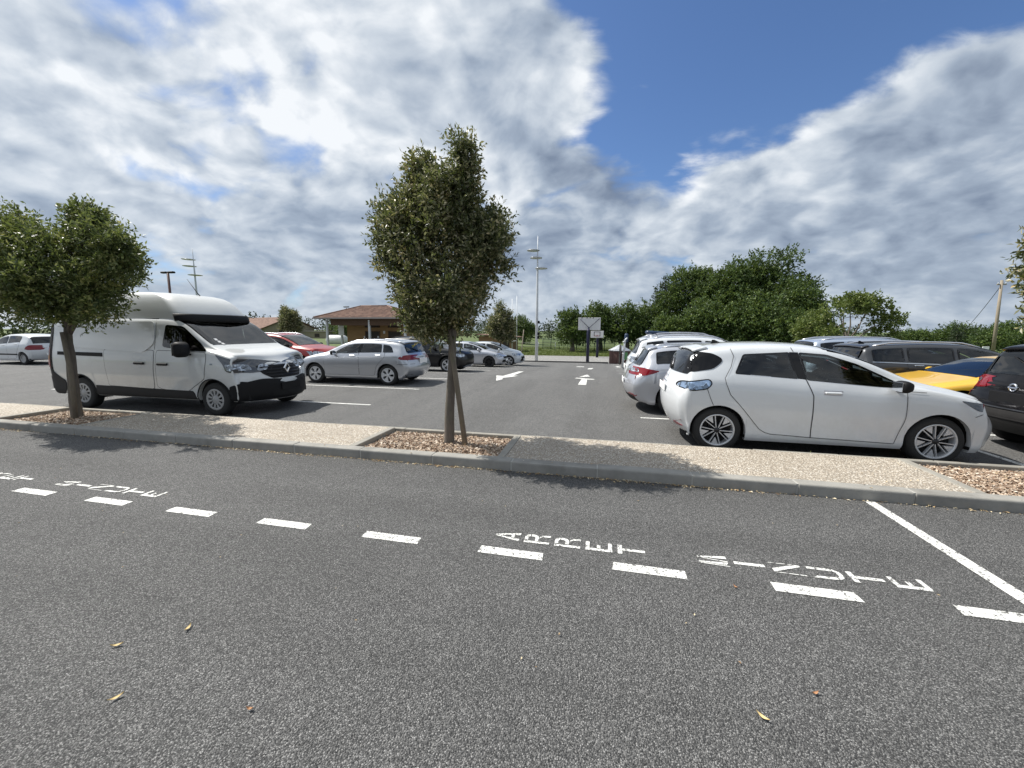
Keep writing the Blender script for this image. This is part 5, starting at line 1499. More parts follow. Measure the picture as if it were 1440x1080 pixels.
        seat('front_seat', front, .37, .50, .62 * hi); seat('front_seat', front, -.37, .50, .62 * hi)
        if rears: seat('rear_seat', rear, 0, 1.22, .58 * hi)
        d = dash if dash else front - .95
        b = MB(); zb = float(s.belt(d + .1)); b.box((L / 2 - d, 0, zb - .17), (.42, W * .80, .30), ch=.06); b.build('dashboard', M['interior'], s.root)
        b = MB(); n = 20; r = .185; q = Matrix.Translation((L / 2 - d - .34, wheel_side * .37, zb - .10)) @ Matrix.Rotation(math.radians(-68), 4, 'Y')
        b.tube([q @ Vector((r * math.cos(2 * PI * i / n), r * math.sin(2 * PI * i / n), 0)) for i in range(n + 1)], .016, 7, caps=False)
        b.tube([q @ Vector((-r, 0, 0)), q @ Vector((0, 0, -.02)), q @ Vector((r, 0, 0))], .018, 6); b.tube([q @ Vector((0, 0, -.02)), q @ Vector((0, 0, -.3))], .025, 6)
        b.build('steering_wheel', M['trim'], s.root)
    def seam(s, path, wd=.0065, off=.0072, mat='seam', axis='side', name='seam', parent=None):
        """dark ribbon along an open path on both sides"""
        P = []
        for a, b in zip(path[:-1], path[1:]):
            a, b = Vector(a), Vector(b); k = max(1, int((b - a).length / .04)); P += [a.lerp(b, t / k) for t in range(k)]
        P.append(Vector(path[-1])); out = []
        for side in (1, -1):
            V = []
            for i, p in enumerate(P):
                d = (P[min(i + 1, len(P) - 1)] - P[max(i - 1, 0)]).normalized(); n = Vector((-d.y, d.x)) * wd / 2
                for q in (p + n, p - n):
                    h, nr = s.hit(q.x, q.y if axis == 'side' else q.y * side, axis, side); V.append(h + nr * off)
            b = MB(); b.add([tuple(v) for v in V], [(2 * i, 2 * i + 1, 2 * i + 3, 2 * i + 2) for i in range(len(P) - 1)], 0, True); out.append(b.build(name, M[mat], parent or s.root))
        return out
    def arch_trim(s, mat, wdt=.055, down=.0):
        for side in (1, -1):
            for wx in s.wx:
                n = 18; outer = []; inner = []
                for k in range(n + 1):
                    t = PI * (-.02 + 1.04 * k / n); 
                    outer.append((wx - (s.AR + wdt) * math.cos(t), max(s.zs + .02, s.R + (s.AR + wdt) * math.sin(t)))); inner.append((wx - (s.AR + .004) * math.cos(t), max(s.zs + .02, s.R + (s.AR + .004) * math.sin(t))))
                mb = MB(); V = []
                for o_, i_ in zip(outer, inner):
                    for p in (o_, i_):
                        q, nr = s.hit(p[0], p[1], 'side', side); V.append(q + Vector((0, side, 0)) * .014)
                        V.append(q - Vector((0, side, 0)) * .01)
                fs = []
                for k in range(n): fs += [(4 * k, 4 * k + 4, 4 * k + 6, 4 * k + 2), (4 * k, 4 * k + 1, 4 * k + 5, 4 * k + 4), (4 * k + 2, 4 * k + 6, 4 * k + 7, 4 * k + 3)]
                mb.add(V, fs, 0, True); mb.build('arch_trim', mat, s.root)
    def both(s, name, poly, axis, mat, off=.005, **kw):
        """mirror-image pair"""
        r = []
        for side in (1, -1):
            pl = poly if (axis == 'side' or side == 1) else [(-a, b) for a, b in poly][::-1]
            r.append(s.patch(name, pl, axis, mat, off, side, **kw))
        return r
    def rails(s, s0, s1, mat, v=7.35, h=.05):
        for m in (1, -1):
            b = MB(); pts = []
            for i in range(13):
                t = i / 12; p = s.surf(s0 + (s1 - s0) * t, v); p.y *= m; p.z += h * min(1, 6 * t, 6 * (1 - t)); pts.append(p)
            b.tube(pts, .019, 7); b.build('roof_rail', mat, s.root)
    def fin(s, S, mat, h=.07, thin=False):
        p = s.surf(S, 9); b = MB()
        if thin: b.tube([p, p + Vector((-.16, 0, .20))], [.008, .004], 6)
        else: b.prism([(.08, 0), (-.09, 0), (-.07, h), (-.04, h)], -.012, .012, 0, Matrix.Translation(p - Vector((0, 0, .01))) @ Matrix.Rotation(PI / 2, 4, 'X'))
        b.build('antenna', mat, s.root)
    def spoiler(s, S0, S1, mat, lift=.0):
        bm = s.screen('spoiler', S0, S1, 7.2, None, .012, ns=4, nv=16)
        r = bmesh.ops.extrude_face_region(bm, geom=list(bm.faces)); 
        for v in [x for x in r['geom'] if isinstance(x, bmesh.types.BMVert)]: v.co.z += .02 + lift; v.co.x -= .03
        s.sheet('spoiler', bm, mat)
    def wiper_rear(s, S, v=8.4):
        p = s.surf(S, 9); q = s.surf(S - .10, 8.05); b = MB(); b.tube([p + Vector((-.02, 0, .012)), q + Vector((-.02, 0, .02))], [.014, .008], 6); b.build('rear_wiper', M['trim'], s.root)
# ------------------------------------------------------------------ the individual cars
def pillar(c, a, b, z0, z1):
    pass
def emblem_disc(c, end, y, z, r, mats=('chrome', 'trim')):
    p, nr = c.hit(y, z, end); sg = 1 if end == 'front' else -1
    b = MB(); b.lathe([(r * .62, .006), (r * .66, .014), (r * .95, .014), (r, 0)], 24, 'x'); b.box((.010, 0, 0), (.012, r * 2.2, r * .34), ch=.003)
    o = b.build('emblem', M[mats[0]], c.root, tuple(p)); o.rotation_euler = (0, 0, 0 if sg > 0 else PI); return o
def emblem_diamond(c, end, y, z, h, w_, lift=.0):
    p, nr = c.hit(y, z, end); sg = 1 if end == 'front' else -1
    b = MB(); o_ = [(0, -h), (w_, 0), (0, h), (-w_, 0)]; i_ = [(0, -h * .58), (w_ * .52, 0), (0, h * .58), (-w_ * .52, 0)]
    V = [(.008, a, q) for a, q in o_] + [(.026, a * .84, q * .84) for a, q in o_] + [(.026, a * 1.12, q * 1.12) for a, q in i_] + [(.008, a, q) for a, q in i_]
    F = []
    for k in range(3):
        for i in range(4): F.append((k * 4 + i, k * 4 + (i + 1) % 4, (k + 1) * 4 + (i + 1) % 4, (k + 1) * 4 + i))
    b.add(V, F); o = b.build('emblem', M['chrome'], c.root, tuple(p + Vector((sg * lift, 0, 0)))); o.rotation_euler = (0, 0, 0 if sg > 0 else PI); return o
HATCH = dict(L=4.084, W=1.73, fo=.84, wb=2.588, wr=.318, rimr=.232, sill=.19, tum=.76, bow_f=.22, bow_r=.13,
    top=[(0, .70), (.10, .79), (.35, .895), (.65, .985), (.95, 1.055), (1.1, 1.10), (1.35, 1.23), (1.6, 1.355), (1.95, 1.485), (2.3, 1.545), (2.7, 1.562), (3.1, 1.550), (3.45, 1.51), (3.68, 1.455), (3.78, 1.40), (3.9, 1.24), (4.0, 1.08), (4.06, .97), (4.084, .90)],
    belt=[(0, .64), (.3, .80), (.65, .90), (1.1, .975), (1.5, .985), (2.3, 1.03), (3.25, 1.095), (3.6, 1.10), (3.85, 1.03), (4.084, .84)],
    nose=[(.15, .12), (.3, .03), (.5, 0), (.65, .03), (.8, .10), (1.0, .12)], tail=[(.15, .24), (.35, .09), (.52, .02), (.70, 0), (.85, .02), (1.0, .06), (1.3, .06)],
    screen=(1.12, 2.12, 7.10, 7.16), rear=(3.76, 4.00, 6.7, 6.9, 'glass_tint'))
def variant(base, L=None, H=None, W=None, **kw):
    d = dict(base); L0 = base['L']; H0 = max(z for _, z in base['top']); kl = (L or L0) / L0; kh = (H or H0) / H0
    for k in ('top', 'belt'): d[k] = [(a * kl, z * kh) for a, z in base[k]]
    for k in ('nose', 'tail'): d[k] = [(z * kh, o) for z, o in base[k]]
    for k in ('screen', 'rear'):
        if base.get(k): d[k] = (base[k][0] * kl, base[k][1] * kl) + tuple(base[k][2:])
    d['windows'] = []
    for wd in base.get('windows', []):
        q = dict(wd)
        if 'poly' in q: q['poly'] = [(a * kl, z * kh) for a, z in q['poly']]
        if 's' in q: q['s'] = (q['s'][0] * kl, q['s'][1] * kl)
        d['windows'].append(q)
    d['L'] = L or L0; d['W'] = W or base['W']; d['fo'] = base['fo'] * kl; d['wb'] = base['wb'] * kl
    d.pop('plan', None); d.update(kw); return d
def place(rear_wheel_x, yc, spec, heading=1):
    """object location from the rear axle position"""
    off = spec['L'] / 2 - (spec['fo'] + spec['wb'])          # local x of the rear axle
    return (rear_wheel_x - heading * off, yc, g(rear_wheel_x, yc)), (0 if heading > 0 else PI)

# ---- white electric hatchback
zs = dict(HATCH); zs['rim'] = 'zoe'; zs['rear'] = None
zs['windows'] = [dict(poly=[(2.44, 1.43), (2.10, 1.405), (1.74, 1.285), (1.40, 1.115), (1.17, .992), (1.5, .998), (2.36, 1.063)], glass='glass', r=.03, frame=.026),
                 dict(poly=[(3.13, 1.395), (3.25, 1.125), (2.46, 1.075), (2.55, 1.432)], glass='glass_tint', r=.03, frame=.026)]
loc, rz = place(1.6435, 6.87, zs)
c = Car('hatchback', 'white electric hatchback with black and silver wheels parked along the kerb at the right', 'car', zs, M['white'], loc, rz)
c.interior(2.12, 3.0, dash=1.30)
c.both('pillar_trim', [(2.55, 1.432), (2.462, 1.074), (2.36, 1.064), (2.442, 1.43)], 'side', M['seal'], .003, skirt=0)
# door seams
def door_patch(c, poly, mat=None, gap=True):
    out = []
    for side in (1, -1):
        d = c.patch('door', inset(poly, .003), 'side', mat or c.pm, .0045, side, grid=.07, skirt=.004)
        if gap: c.patch('door_gap', inset(poly, -.006), 'side', M['dark'], .0026, side, parent=d, grid=.07, skirt=0)
        out.append(d)
    return out
fd = door_patch(c, rounded([(2.355, 1.072), (2.36, 1.05), (2.28, .86), (2.265, .29), (1.30, .27), (1.23, .62), (1.235, 1.0), (1.5, 1.008)], .03, 2), gap=False)
rd = door_patch(c, rounded([(3.37, 1.065), (3.30, .84), (3.12, .64), (2.90, .36), (2.78, .31), (2.272, .29), (2.288, .86), (2.368, 1.05), (2.37, 1.074), (2.8, 1.108), (3.24, 1.135)], .03, 2), gap=False)
c.seam([(3.285, 1.465), (3.250, 1.36), (3.29, 1.22), (3.375, 1.065), (3.36, .99), (3.30, .84), (3.12, .64), (2.90, .37), (2.83, .325), (2.76, .305), (2.272, .287), (1.31, .265), (1.235, .55), (1.225, .62), (1.23, .97)])
c.seam([(2.268, .287), (2.272, .60), (2.285, .86), (2.33, .97), (2.365, 1.062)], .010)
c.seam([(.42, .70), (.50, .66)]); c.seam([(3.50, .66), (3.56, .80), (3.60, .91)]); c.seam([(1.23, .955), (1.02, .945)])
c.seam([(2.50, 1.438), (2.52, 1.49)], .008)
for d, side in zip(fd, (1, -1)):
    p, nr = c.hit(2.06, .905, 'side', side); b = MB(); b.box((0, 0, 0), (.20, .026, .032), ch=.012); b.build('door_handle', M['white'], d, tuple(p + nr * .022))
    b = MB(); b.box((0, 0, 0), (.22, .004, .075), ch=.0018); b.build('handle_recess', M['silver2'], d, tuple(p + nr * .0062))
c.both('rear_quarter_glass', rounded([(3.84, 1.43), (3.52, 1.40), (3.40, 1.335), (3.40, 1.28), (3.52, 1.185), (3.97, 1.10)], .05, 3), 'side', M['seal'], .006, skirt=.004)
c.patch('rear_window', rounded([(-.74, 1.10), (.74, 1.10), (.66, 1.36), (.56, 1.43), (-.56, 1.43), (-.66, 1.36)], .05, 3), 'rear', M['seal'], .007, skirt=.004)
for o in c.both('tail_lamp', rounded([(3.905, .975), (3.58, 1.035), (3.545, .985), (3.60, .915), (3.78, .885), (3.96, .915)], .04, 3), 'side', M['lamp_blue'], .012, skirt=.014): pass
c.both('lamp_rim', rounded([(3.93, .99), (3.57, 1.052), (3.525, .985), (3.59, .90), (3.78, .868), (3.98, .905)], .05, 3), 'side', M['seal'], .004, skirt=0)
c.both('reflector', rounded([(4.02, .375), (3.86, .335), (3.90, .305), (4.04, .325)], .015, 2), 'side', M['lamp_red'], .006)
c.both('headlamp', rounded([(.66, .862), (.47, .735), (.30, .715), (.22, .74), (.40, .825)], .04, 3), 'side', M['lamp_dark'], .008, skirt=.012)
c.mirror(1.36, .97, M['trim'], (.15, .22, .15), .13)
c.plate('rear', .84); c.wiper_rear(3.98); emblem_diamond(c, 'rear', 0, 1.01, .055, .042, .004)
c.spoiler(3.56, 3.74, M['white'])
b = MB(); b.box((0, 0, 0), (.02, .26, .03), ch=.006); p, nr = c.hit(0, .925, 'rear'); b.build('badge', M['chrome'], c.root, tuple(p))
c.fin(3.3, M['trim'], .06)
# ---- white van
VAN = dict(L=5.40, W=1.956, fo=.933, wb=3.498, wr=.335, rimr=.215, arch=.395, sill=.30, tum=.865, y5=.968, rail=.945, bow_f=.30, bow_r=.06, rim='cap', pale_inside=False, chin=-.02, rchin=.0,
    top=[(0, 1.00), (.12, 1.09), (.45, 1.215), (.84, 1.325), (1.0, 1.395), (1.3, 1.61), (1.64, 1.845), (1.85, 1.925), (2.2, 1.955), (3.0, 1.965), (5.2, 1.955), (5.34, 1.93), (5.40, 1.87)],
    belt=[(0, .93), (.3, 1.08), (.6, 1.185), (.9, 1.255), (1.3, 1.285), (2.2, 1.30), (5.4, 1.30)],
    nose=[(.25, .07), (.42, 0), (.62, .01), (.8, .07), (.95, .15), (1.1, .2)], tail=[(.25, .03), (.45, 0), (.6, 0), (1.2, .03), (1.9, .07)],
    plan=[(0, .80), (.10, .875), (.30, .955), (.55, .99), (.85, 1), (4.9, 1), (5.25, .985), (5.40, .955)],
    screen=(1.02, 1.93, 7.06, 7.1), rear=None,
    windows=[dict(poly=[(2.06, 1.80), (2.12, 1.36), (1.62, 1.295), (1.02, 1.275), (1.26, 1.475), (1.63, 1.765)], r=.06, frame=.03, glass='glass_tint')])
loc, rz = place(-10.90, 7.215, VAN)
c = Car('delivery_van', 'white high-roofed delivery van with a black bumper parked behind the left street tree', 'van', VAN, M['white_van'], loc, rz)
c.interior(2.05, 3, zf=.62, dash=1.28, rears=False, hi=1.05)
b = MB(); b.box((c.L / 2 - 2.42, 0, 1.15), (.04, 1.66, 1.45)); b.build('bulkhead', M['interior'], c.root)
fd = door_patch(c, rounded([(2.26, 1.285), (2.34, .55), (2.20, .50), (1.55, .48), (1.40, .58), (1.12, .74), (1.03, 1.15), (1.04, 1.258), (1.64, 1.28)], .05, 2))
sd = door_patch(c, rounded([(3.66, 1.15), (3.64, .53), (2.42, .50), (2.33, 1.17), (2.33, 1.285), (3.66, 1.285)], .04, 2))
for side in (1, -1):
    for d_, hx, z_ in ((fd, 2.10, 1.01), (sd, 2.70, 1.02)):
        p, nr = c.hit(hx, z_, 'side', side); b = MB(); b.box((0, 0, 0), (.27, .034, .052), ch=.014); h_ = b.build('door_handle', M['trim'], d_[0 if side == 1 else 1], tuple(p + nr * .022))
c.both('upper_panel', rounded([(4.95, 1.86), (2.34, 1.86), (2.32, 1.42), (2.58, 1.24), (4.95, 1.34)][::-1], .09, 4), 'side', M['white_van'], .018, skirt=.020, grid=.09)
c.both('panel_seam', [(2.30, 1.88), (2.31, 1.30), (2.318, 1.30), (2.308, 1.88)], 'side', M['dark'], .0025, skirt=0)
c.both('slide_rail', [(4.98, 1.225), (3.70, 1.215), (3.70, 1.135), (4.98, 1.155)], 'side', M['trim'], .010)
c.both('side_moulding', [(4.00, .525), (1.45, .49), (1.40, .44), (1.36, .32), (4.03, .32)], 'side', M['trim_grey'], .010)
c.both('rear_bumper', rounded([(5.44, .66), (5.44, .30), (5.0, .30), (4.86, .40), (4.86, .60), (5.05, .70), (5.20, .80)], .04, 2), 'side', M['trim_grey'], .014)
c.both('rear_pillar_trim', rounded([(5.43, 1.86), (5.17, 1.86), (5.19, .74), (5.43, .66)], .03, 2), 'side', M['trim'], .012)
c.both('tail_lamp', rounded([(5.39, 1.30), (5.24, 1.30), (5.24, .86), (5.39, .82)], .03, 2), 'side', M['lamp_red'], .018)
c.both('front_bumper', rounded([(.56, .32), (.55, .60), (.38, .66), (.18, .73), (.02, .70), (.02, .32)], .03, 2), 'side', M['trim'], .012)
c.patch('front_bumper', rounded([(-.90, .30), (.90, .30), (.86, .70), (.50, .64), (.42, .60), (-.42, .60), (-.50, .64), (-.86, .70)], .03, 2), 'front', M['trim'], .016)
gr = c.patch('grille', rounded([(-.56, .98), (-.50, .82), (-.36, .72), (.36, .72), (.50, .82), (.56, .98), (.3, .985), (-.3, .985)], .03, 2), 'front', M['trim'], .010)
for z_ in (.77, .83, .89, .95):
    ww = .40 + (z_ - .77) * .6; n = 9; V = []
    for i in range(n):
        y_ = -ww + 2 * ww * i / (n - 1); p, nr = c.hit(y_, z_, 'front'); V += [p + Vector((.014, 0, -.012)), p + Vector((.030, 0, 0)), p + Vector((.014, 0, .012))]
    b = MB(); b.add([tuple(v) for v in V], [(3 * i + k, 3 * i + 3 + k, 3 * i + 4 + k, 3 * i + 1 + k) for i in range(n - 1) for k in (0, 1)], 0, True); b.build('grille_bar', M['seal'], gr)
emblem_diamond(c, 'front', 0, .91, .125, .092, .045)
c.both('headlamp', rounded([(.82, 1.225), (.40, 1.115), (.20, 1.03), (.17, .86), (.34, .855), (.58, .895), (.64, 1.03)], .04, 3), 'side', M['lamp_dark'], .010, skirt=.014)
c.both('lamp_reflector', rounded([(.60, 1.04), (.40, 1.02), (.32, .90), (.56, .915)], .03, 2), 'side', M['lamp_clear'], .013, skirt=.004)
c.both('lamp_reflector', rounded([(.30, 1.02), (.22, .99), (.20, .885), (.28, .885)], .03, 2), 'side', M['lamp_clear'], .013, skirt=.004)
c.plate('front', .55, .50, .15, 'trim')
c.patch('bumper_grille', [(-.4, .36), (.4, .36), (.4, .46), (-.4, .46)], 'front', M['dark'], .019, skirt=0)
c.mirror(1.42, 1.26, M['trim'], (.22, .28, .30), .17)
c.both('repeater', rounded([(.95, 1.05), (.88, 1.05), (.88, 1.02), (.95, 1.02)], .01, 2), 'side', M['lamp_clear'], .004)
c.arch_trim(M['trim'], .022)
# moulded high roof, black visor band
def ring_roof(c, levels, name, mat, n=64, close=True, s_cut=None, wobble=None):
    V = []
    for (z, sf, sb, hw) in levels:
        per = []; q = min(.20, hw * .8); nc = n // 4 - 2                      # rounded rectangle, bowed front
        for (ccx, ccy, a0) in ((sb - q, hw - q, 0), (sf + q, hw - q, 90), (sf + q, -hw + q, 180), (sb - q, -hw + q, 270)):
            for k in range(nc):
                t = math.radians(a0 + 90 * k / (nc - 1)); per.append((ccx + q * math.cos(t), ccy + q * math.sin(t)))
            if a0 == 90: per += [(sf, hw * .5 * .9), (sf, hw * .2)]
            elif a0 == 180: per += [((sf + q) * .66 + (sb - q) * .34, -hw), ((sf + q) * .34 + (sb - q) * .66, -hw)]
            elif a0 == 0: per += [((sf + q) * .34 + (sb - q) * .66, hw), ((sf + q) * .66 + (sb - q) * .34, hw)]
            else: per += [(sb, -hw * .3), (sb, hw * .3)]
        per = per[:n] if len(per) >= n else per
        for sx, y in per:
            front = max(0, 1 - (sx - sf) / .6)
            V.append((c.L / 2 - (sx + .16 * (y / max(hw, .01)) ** 2 * front * min(1, hw / .6) - .08 * front), y, z))
    n = len(V) // len(levels)
    m = len(levels); F = [(i * n + k, i * n + (k + 1) % n, (i + 1) * n + (k + 1) % n, (i + 1) * n + k) for i in range(m - 1) for k in range(n)]
    if s_cut:
        keep = [f for f in F if c.L / 2 - sum(V[q][0] for q in f) / 4 < s_cut]; F = keep
    if close: F.append(tuple((m - 1) * n + k for k in range(n)))
    b = MB(); b.add(V, F, 0, True); return b.build(name, mat, c.root)
hr = ring_roof(c, [(1.86, 1.66, 5.34, .818), (1.96, 1.66, 5.34, .818), (2.05, 1.73, 5.33, .808), (2.15, 1.82, 5.31, .79), (2.25, 1.92, 5.28, .77), (2.34, 2.04, 5.23, .745), (2.405, 2.18, 5.17, .715), (2.445, 2.36, 5.10, .67), (2.475, 2.62, 4.98, .58), (2.49, 2.95, 4.75, .40), (2.495, 3.3, 4.45, .15), (2.496, 3.5, 4.2, .03)], 'raised_roof', M['white_cap'])
ring_roof(c, [(1.86, 1.635, 5.36, .832), (1.885, 1.615, 5.36, .838), (2.005, 1.65, 5.36, .836), (2.02, 1.68, 5.36, .815)], 'visor', M['trim'], n=96, close=False, s_cut=2.32)
b = MB(); b.box((c.L / 2 - 3.8, 0, 1.90), (3.05, 1.655, .05), ch=.01); b.build('roof_joint', M['trim'], c.root)
b = MB(); b.tube([(c.L / 2 - 2.28, .1, 2.42), (c.L / 2 - 2.36, .1, 2.50), (c.L / 2 - 2.62, .1, 2.82)], [.014, .009, .004], 6); b.build('antenna', M['trim'], c.root)
for k, (yy, zz) in enumerate(((-.62, 1.50), (-.60, 1.455), (-.575, 1.415))):
    p, nr = c.hit(yy, zz, 'front'); b = MB(); b.box((0, 0, 0), (.06, .06, .004)); o = b.build('sticker', M['board'], c.root, tuple(p + nr * .009)); o.rotation_euler = nr.to_track_quat('Z', 'Y').to_euler()

# ---- silver five-door estate-like hatch
A3 = dict(L=4.286, W=1.765, fo=.86, wb=2.578, wr=.317, rimr=.222, sill=.19, tum=.77, bow_f=.22, bow_r=.14, rim='audi',
    top=[(0, .64), (.08, .72), (.3, .80), (.6, .88), (1.0, .965), (1.15, 1.0), (1.5, 1.165), (1.85, 1.315), (2.2, 1.395), (2.6, 1.423), (3.1, 1.412), (3.55, 1.375), (3.8, 1.33), (3.88, 1.29), (4.0, 1.17), (4.13, 1.03), (4.21, .965), (4.286, .90)],
    belt=[(0, .58), (.3, .72), (.7, .83), (1.1, .895), (1.6, .925), (2.4, .96), (3.3, .985), (3.7, .985), (4.0, .92), (4.286, .80)],
    nose=[(.15, .12), (.3, .03), (.5, 0), (.62, .03), (.8, .10)], tail=[(.15, .25), (.3, .10), (.45, .02), (.55, 0), (.72, .04), (.9, .10), (1.1, .10)],
    screen=(1.18, 1.98, 7.12, 7.16), rear=(3.88, 4.16, 7.25, 7.15, 'glass_tint'),
    windows=[dict(poly=[(1.50, .955), (1.72, 1.09), (2.03, 1.225), (2.26, 1.268), (2.47, 1.278), (2.42, .992), (2.0, .972)], r=.025, frame=.022), dict(poly=[(2.50, 1.0), (2.56, 1.28), (2.9, 1.283), (3.20, 1.268), (3.24, 1.015)], r=.02, frame=.02, glass='glass_tint'), dict(poly=[(3.29, 1.018), (3.26, 1.262), (3.47, 1.23), (3.56, 1.17), (3.64, 1.025)], r=.025, frame=.02, glass='glass_tint')])
loc, rz = place(-6.44, 11.97, A3, -1)
c = Car('hatchback', 'silver five-door hatchback seen from behind beside the middle tree trunk', 'car', A3, M['silver'], loc, rz)
c.interior(2.2, 3.05, dash=1.35, wheel_side=1)
c.both('pillar_trim', [(2.475, 1.278), (2.42, .99), (2.50, .998), (2.56, 1.28)], 'side', M['seal'], .003, skirt=0)
c.doors([1.20, 2.46, 3.36], .30)
c.both('side_moulding', [(3.02, .565), (1.30, .545), (1.30, .515), (3.00, .535)], 'side', M['silver'], .012)
c.both('tail_lamp', rounded([(4.23, .94), (3.98, .935), (3.84, .885), (3.82, .84), (3.90, .80), (4.23, .785)], .03, 3), 'side', M['lamp_red'], .010, skirt=.012)
c.both('tail_lamp', rounded([(.78, .80), (.52, .79), (.52, .93), (.74, .93)], .03, 2), 'rear', M['lamp_red'], .008)
c.plate('rear', .74, .52, .17); c.wiper_rear(4.12); c.spoiler(3.70, 3.88, M['silver'])
c.both('headlamp', rounded([(.56, .70), (.30, .66), (.22, .55), (.40, .57)], .03, 2), 'side', M['lamp_clear'], .008)
c.mirror(1.62, .93, M['trim'], (.12, .20, .14), .11); c.rails(2.05, 3.7, M['silver2'], 7.2, .012)
c.both('bumper_seam', [(4.3, .675), (3.78, .665), (3.78, .655), (4.3, .665)], 'side', M['dark'], .002, skirt=0)
c.both('exhaust_trim', rounded([(4.30, .36), (4.00, .34), (4.00, .25), (4.30, .27)], .02, 2), 'side', M['trim'], .004)

# ---- silver estate behind the white hatchback
EST = dict(L=4.626, W=1.814, fo=.93, wb=2.712, wr=.322, rimr=.225, sill=.19, tum=.75, bow_f=.22, bow_r=.16, rim='five',
    top=[(0, .66), (.1, .74), (.4, .84), (.9, .93), (1.15, .98), (1.6, 1.2), (2.0, 1.36), (2.4, 1.44), (2.9, 1.457), (3.6, 1.43), (4.05, 1.365), (4.16, 1.32), (4.3, 1.17), (4.45, 1.03), (4.54, .97), (4.626, .90)],
    belt=[(0, .60), (.3, .74), (.8, .86), (1.2, .91), (2.0, .945), (3.2, .985), (3.8, 1.02), (4.2, .97), (4.626, .80)],
    nose=[(.15, .12), (.3, .03), (.5, 0), (.65, .03), (.8, .10)], tail=[(.15, .25), (.3, .10), (.45, .02), (.55, 0), (.72, .04), (.9, .10), (1.1, .10)],
    screen=(1.2, 2.1, 7.12, 7.16), rear=(4.16, 4.5, 7.25, 7.15, 'glass_tint'), windows=[dict(s=(1.40, 2.55)), dict(s=(2.63, 3.45), glass='glass_tint'), dict(s=(3.53, 4.02), glass='glass_tint')])
meg = variant(EST, windows=EST['windows'])
loc, rz = (.50 + 4.626 / 2, 9.42, 0), 0
c = Car('estate_car', 'silver estate car with red tail lamps directly behind the white electric hatchback', 'car', meg, M['silver2'], loc, rz)
c.interior(2.3, 3.2, dash=1.45); c.doors([1.25, 2.59, 3.49], .30)
c.both('tail_lamp', rounded([(4.68, .955), (4.30, .955), (3.95, .905), (4.02, .865), (4.22, .80), (4.68, .795)], .03, 3), 'side', M['lamp_red'], .010)
c.both('tail_lamp', rounded([(.80, .80), (.42, .81), (.42, .90), (.80, .955)], .02, 2), 'rear', M['lamp_red'], .008)
c.both('lamp_reflector', rounded([(4.55, .925), (4.34, .925), (4.34, .855), (4.55, .85)], .02, 2), 'side', M['lamp_clear'], .016, skirt=.004)
c.patch('rear_valance', rounded([(-.75, .22), (.75, .22), (.70, .36), (-.70, .36)], .03, 2), 'rear', M['trim'], .008)
c.both('reflector', rounded([(4.52, .40), (4.36, .385), (4.40, .345), (4.54, .36)], .01, 2), 'side', M['lamp_red'], .006)
c.plate('rear', .62); c.spoiler(3.98, 4.18, M['silver2'], .005); c.fin(3.7, M['silver2'], .07); c.wiper_rear(4.42); c.rails(1.9, 3.9, M['silver'], 7.25, .02)
c.mirror(1.55, .92, M['silver2'], (.12, .2, .14), .11)
# ---- SUV family
SUV = dict(L=4.38, W=1.81, fo=.90, wb=2.65, wr=.345, rimr=.235, sill=.24, tum=.77, bow_f=.22, bow_r=.14, rim='five', arch=.40,
    top=[(0, .86), (.1, .94), (.4, 1.01), (.9, 1.075), (1.1, 1.12), (1.45, 1.30), (1.85, 1.49), (2.2, 1.57), (2.7, 1.60), (3.3, 1.58), (3.8, 1.52), (3.98, 1.47), (4.08, 1.32), (4.22, 1.13), (4.3, 1.05), (4.38, .96)],
    belt=[(0, .79), (.3, .92), (.7, .99), (1.1, 1.02), (2, 1.04), (3, 1.08), (3.6, 1.12), (4.0, 1.09), (4.38, .88)],
    nose=[(.2, .12), (.38, .02), (.55, 0), (.75, .03), (.95, .12)], tail=[(.2, .22), (.38, .08), (.55, .0), (.7, .01), (.9, .07), (1.2, .08)],
    screen=(1.15, 2.0, 7.12, 7.16), rear=(3.98, 4.24, 7.25, 7.15, 'glass_tint'), windows=[dict(s=(1.36, 2.42)), dict(s=(2.50, 3.36), glass='glass_tint'), dict(s=(3.44, 3.86), glass='glass_tint')])
def suv_tail(c, mat='lamp_red'):
    L = c.L
    c.both('tail_lamp', rounded([(L + .05, 1.00), (L - .34, 1.02), (L - .40, .95), (L - .20, .86), (L + .05, .85)], .03, 3), 'side', M[mat], .010)
    c.both('tail_lamp', rounded([(.80, .86), (.46, .88), (.46, .99), (.78, 1.0)], .02, 2), 'rear', M[mat], .008)
def cladding(c, mat):
    L = c.L; c.arch_trim(mat, .05)
    c.both('side_cladding', [(c.wx[1] - c.AR - .04, .42), (c.wx[0] + c.AR + .04, .42), (c.wx[0] + c.AR + .04, c.zs + .03), (c.wx[1] - c.AR - .04, c.zs + .03)], 'side', mat, .010)
def front_face(c, gz0, gz1, gw, lampz, emblem=None, low=True):
    c.patch('grille', rounded([(-gw, gz1), (-gw * .85, gz0), (gw * .85, gz0), (gw, gz1)], .03, 2), 'front', M['trim'], .008)
    if low: c.patch('lower_grille', rounded([(-.55, .30), (.55, .30), (.50, .44), (-.50, .44)], .03, 2), 'front', M['trim'], .008)
    a, b = lampz; c.both('headlamp', rounded([(.66, b + .02), (.36, b), (.18, b - .03), (.16, a), (.32, a - .01), (.5, a + .03)], .03, 3), 'side', M['lamp_clear'], .010)
loc, rz = (.66 + 2.19, 11.98, 0), 0
c = Car('suv', 'white sport utility car between the silver estate and the car with the carrier', 'car', SUV, M['white'], loc, rz)
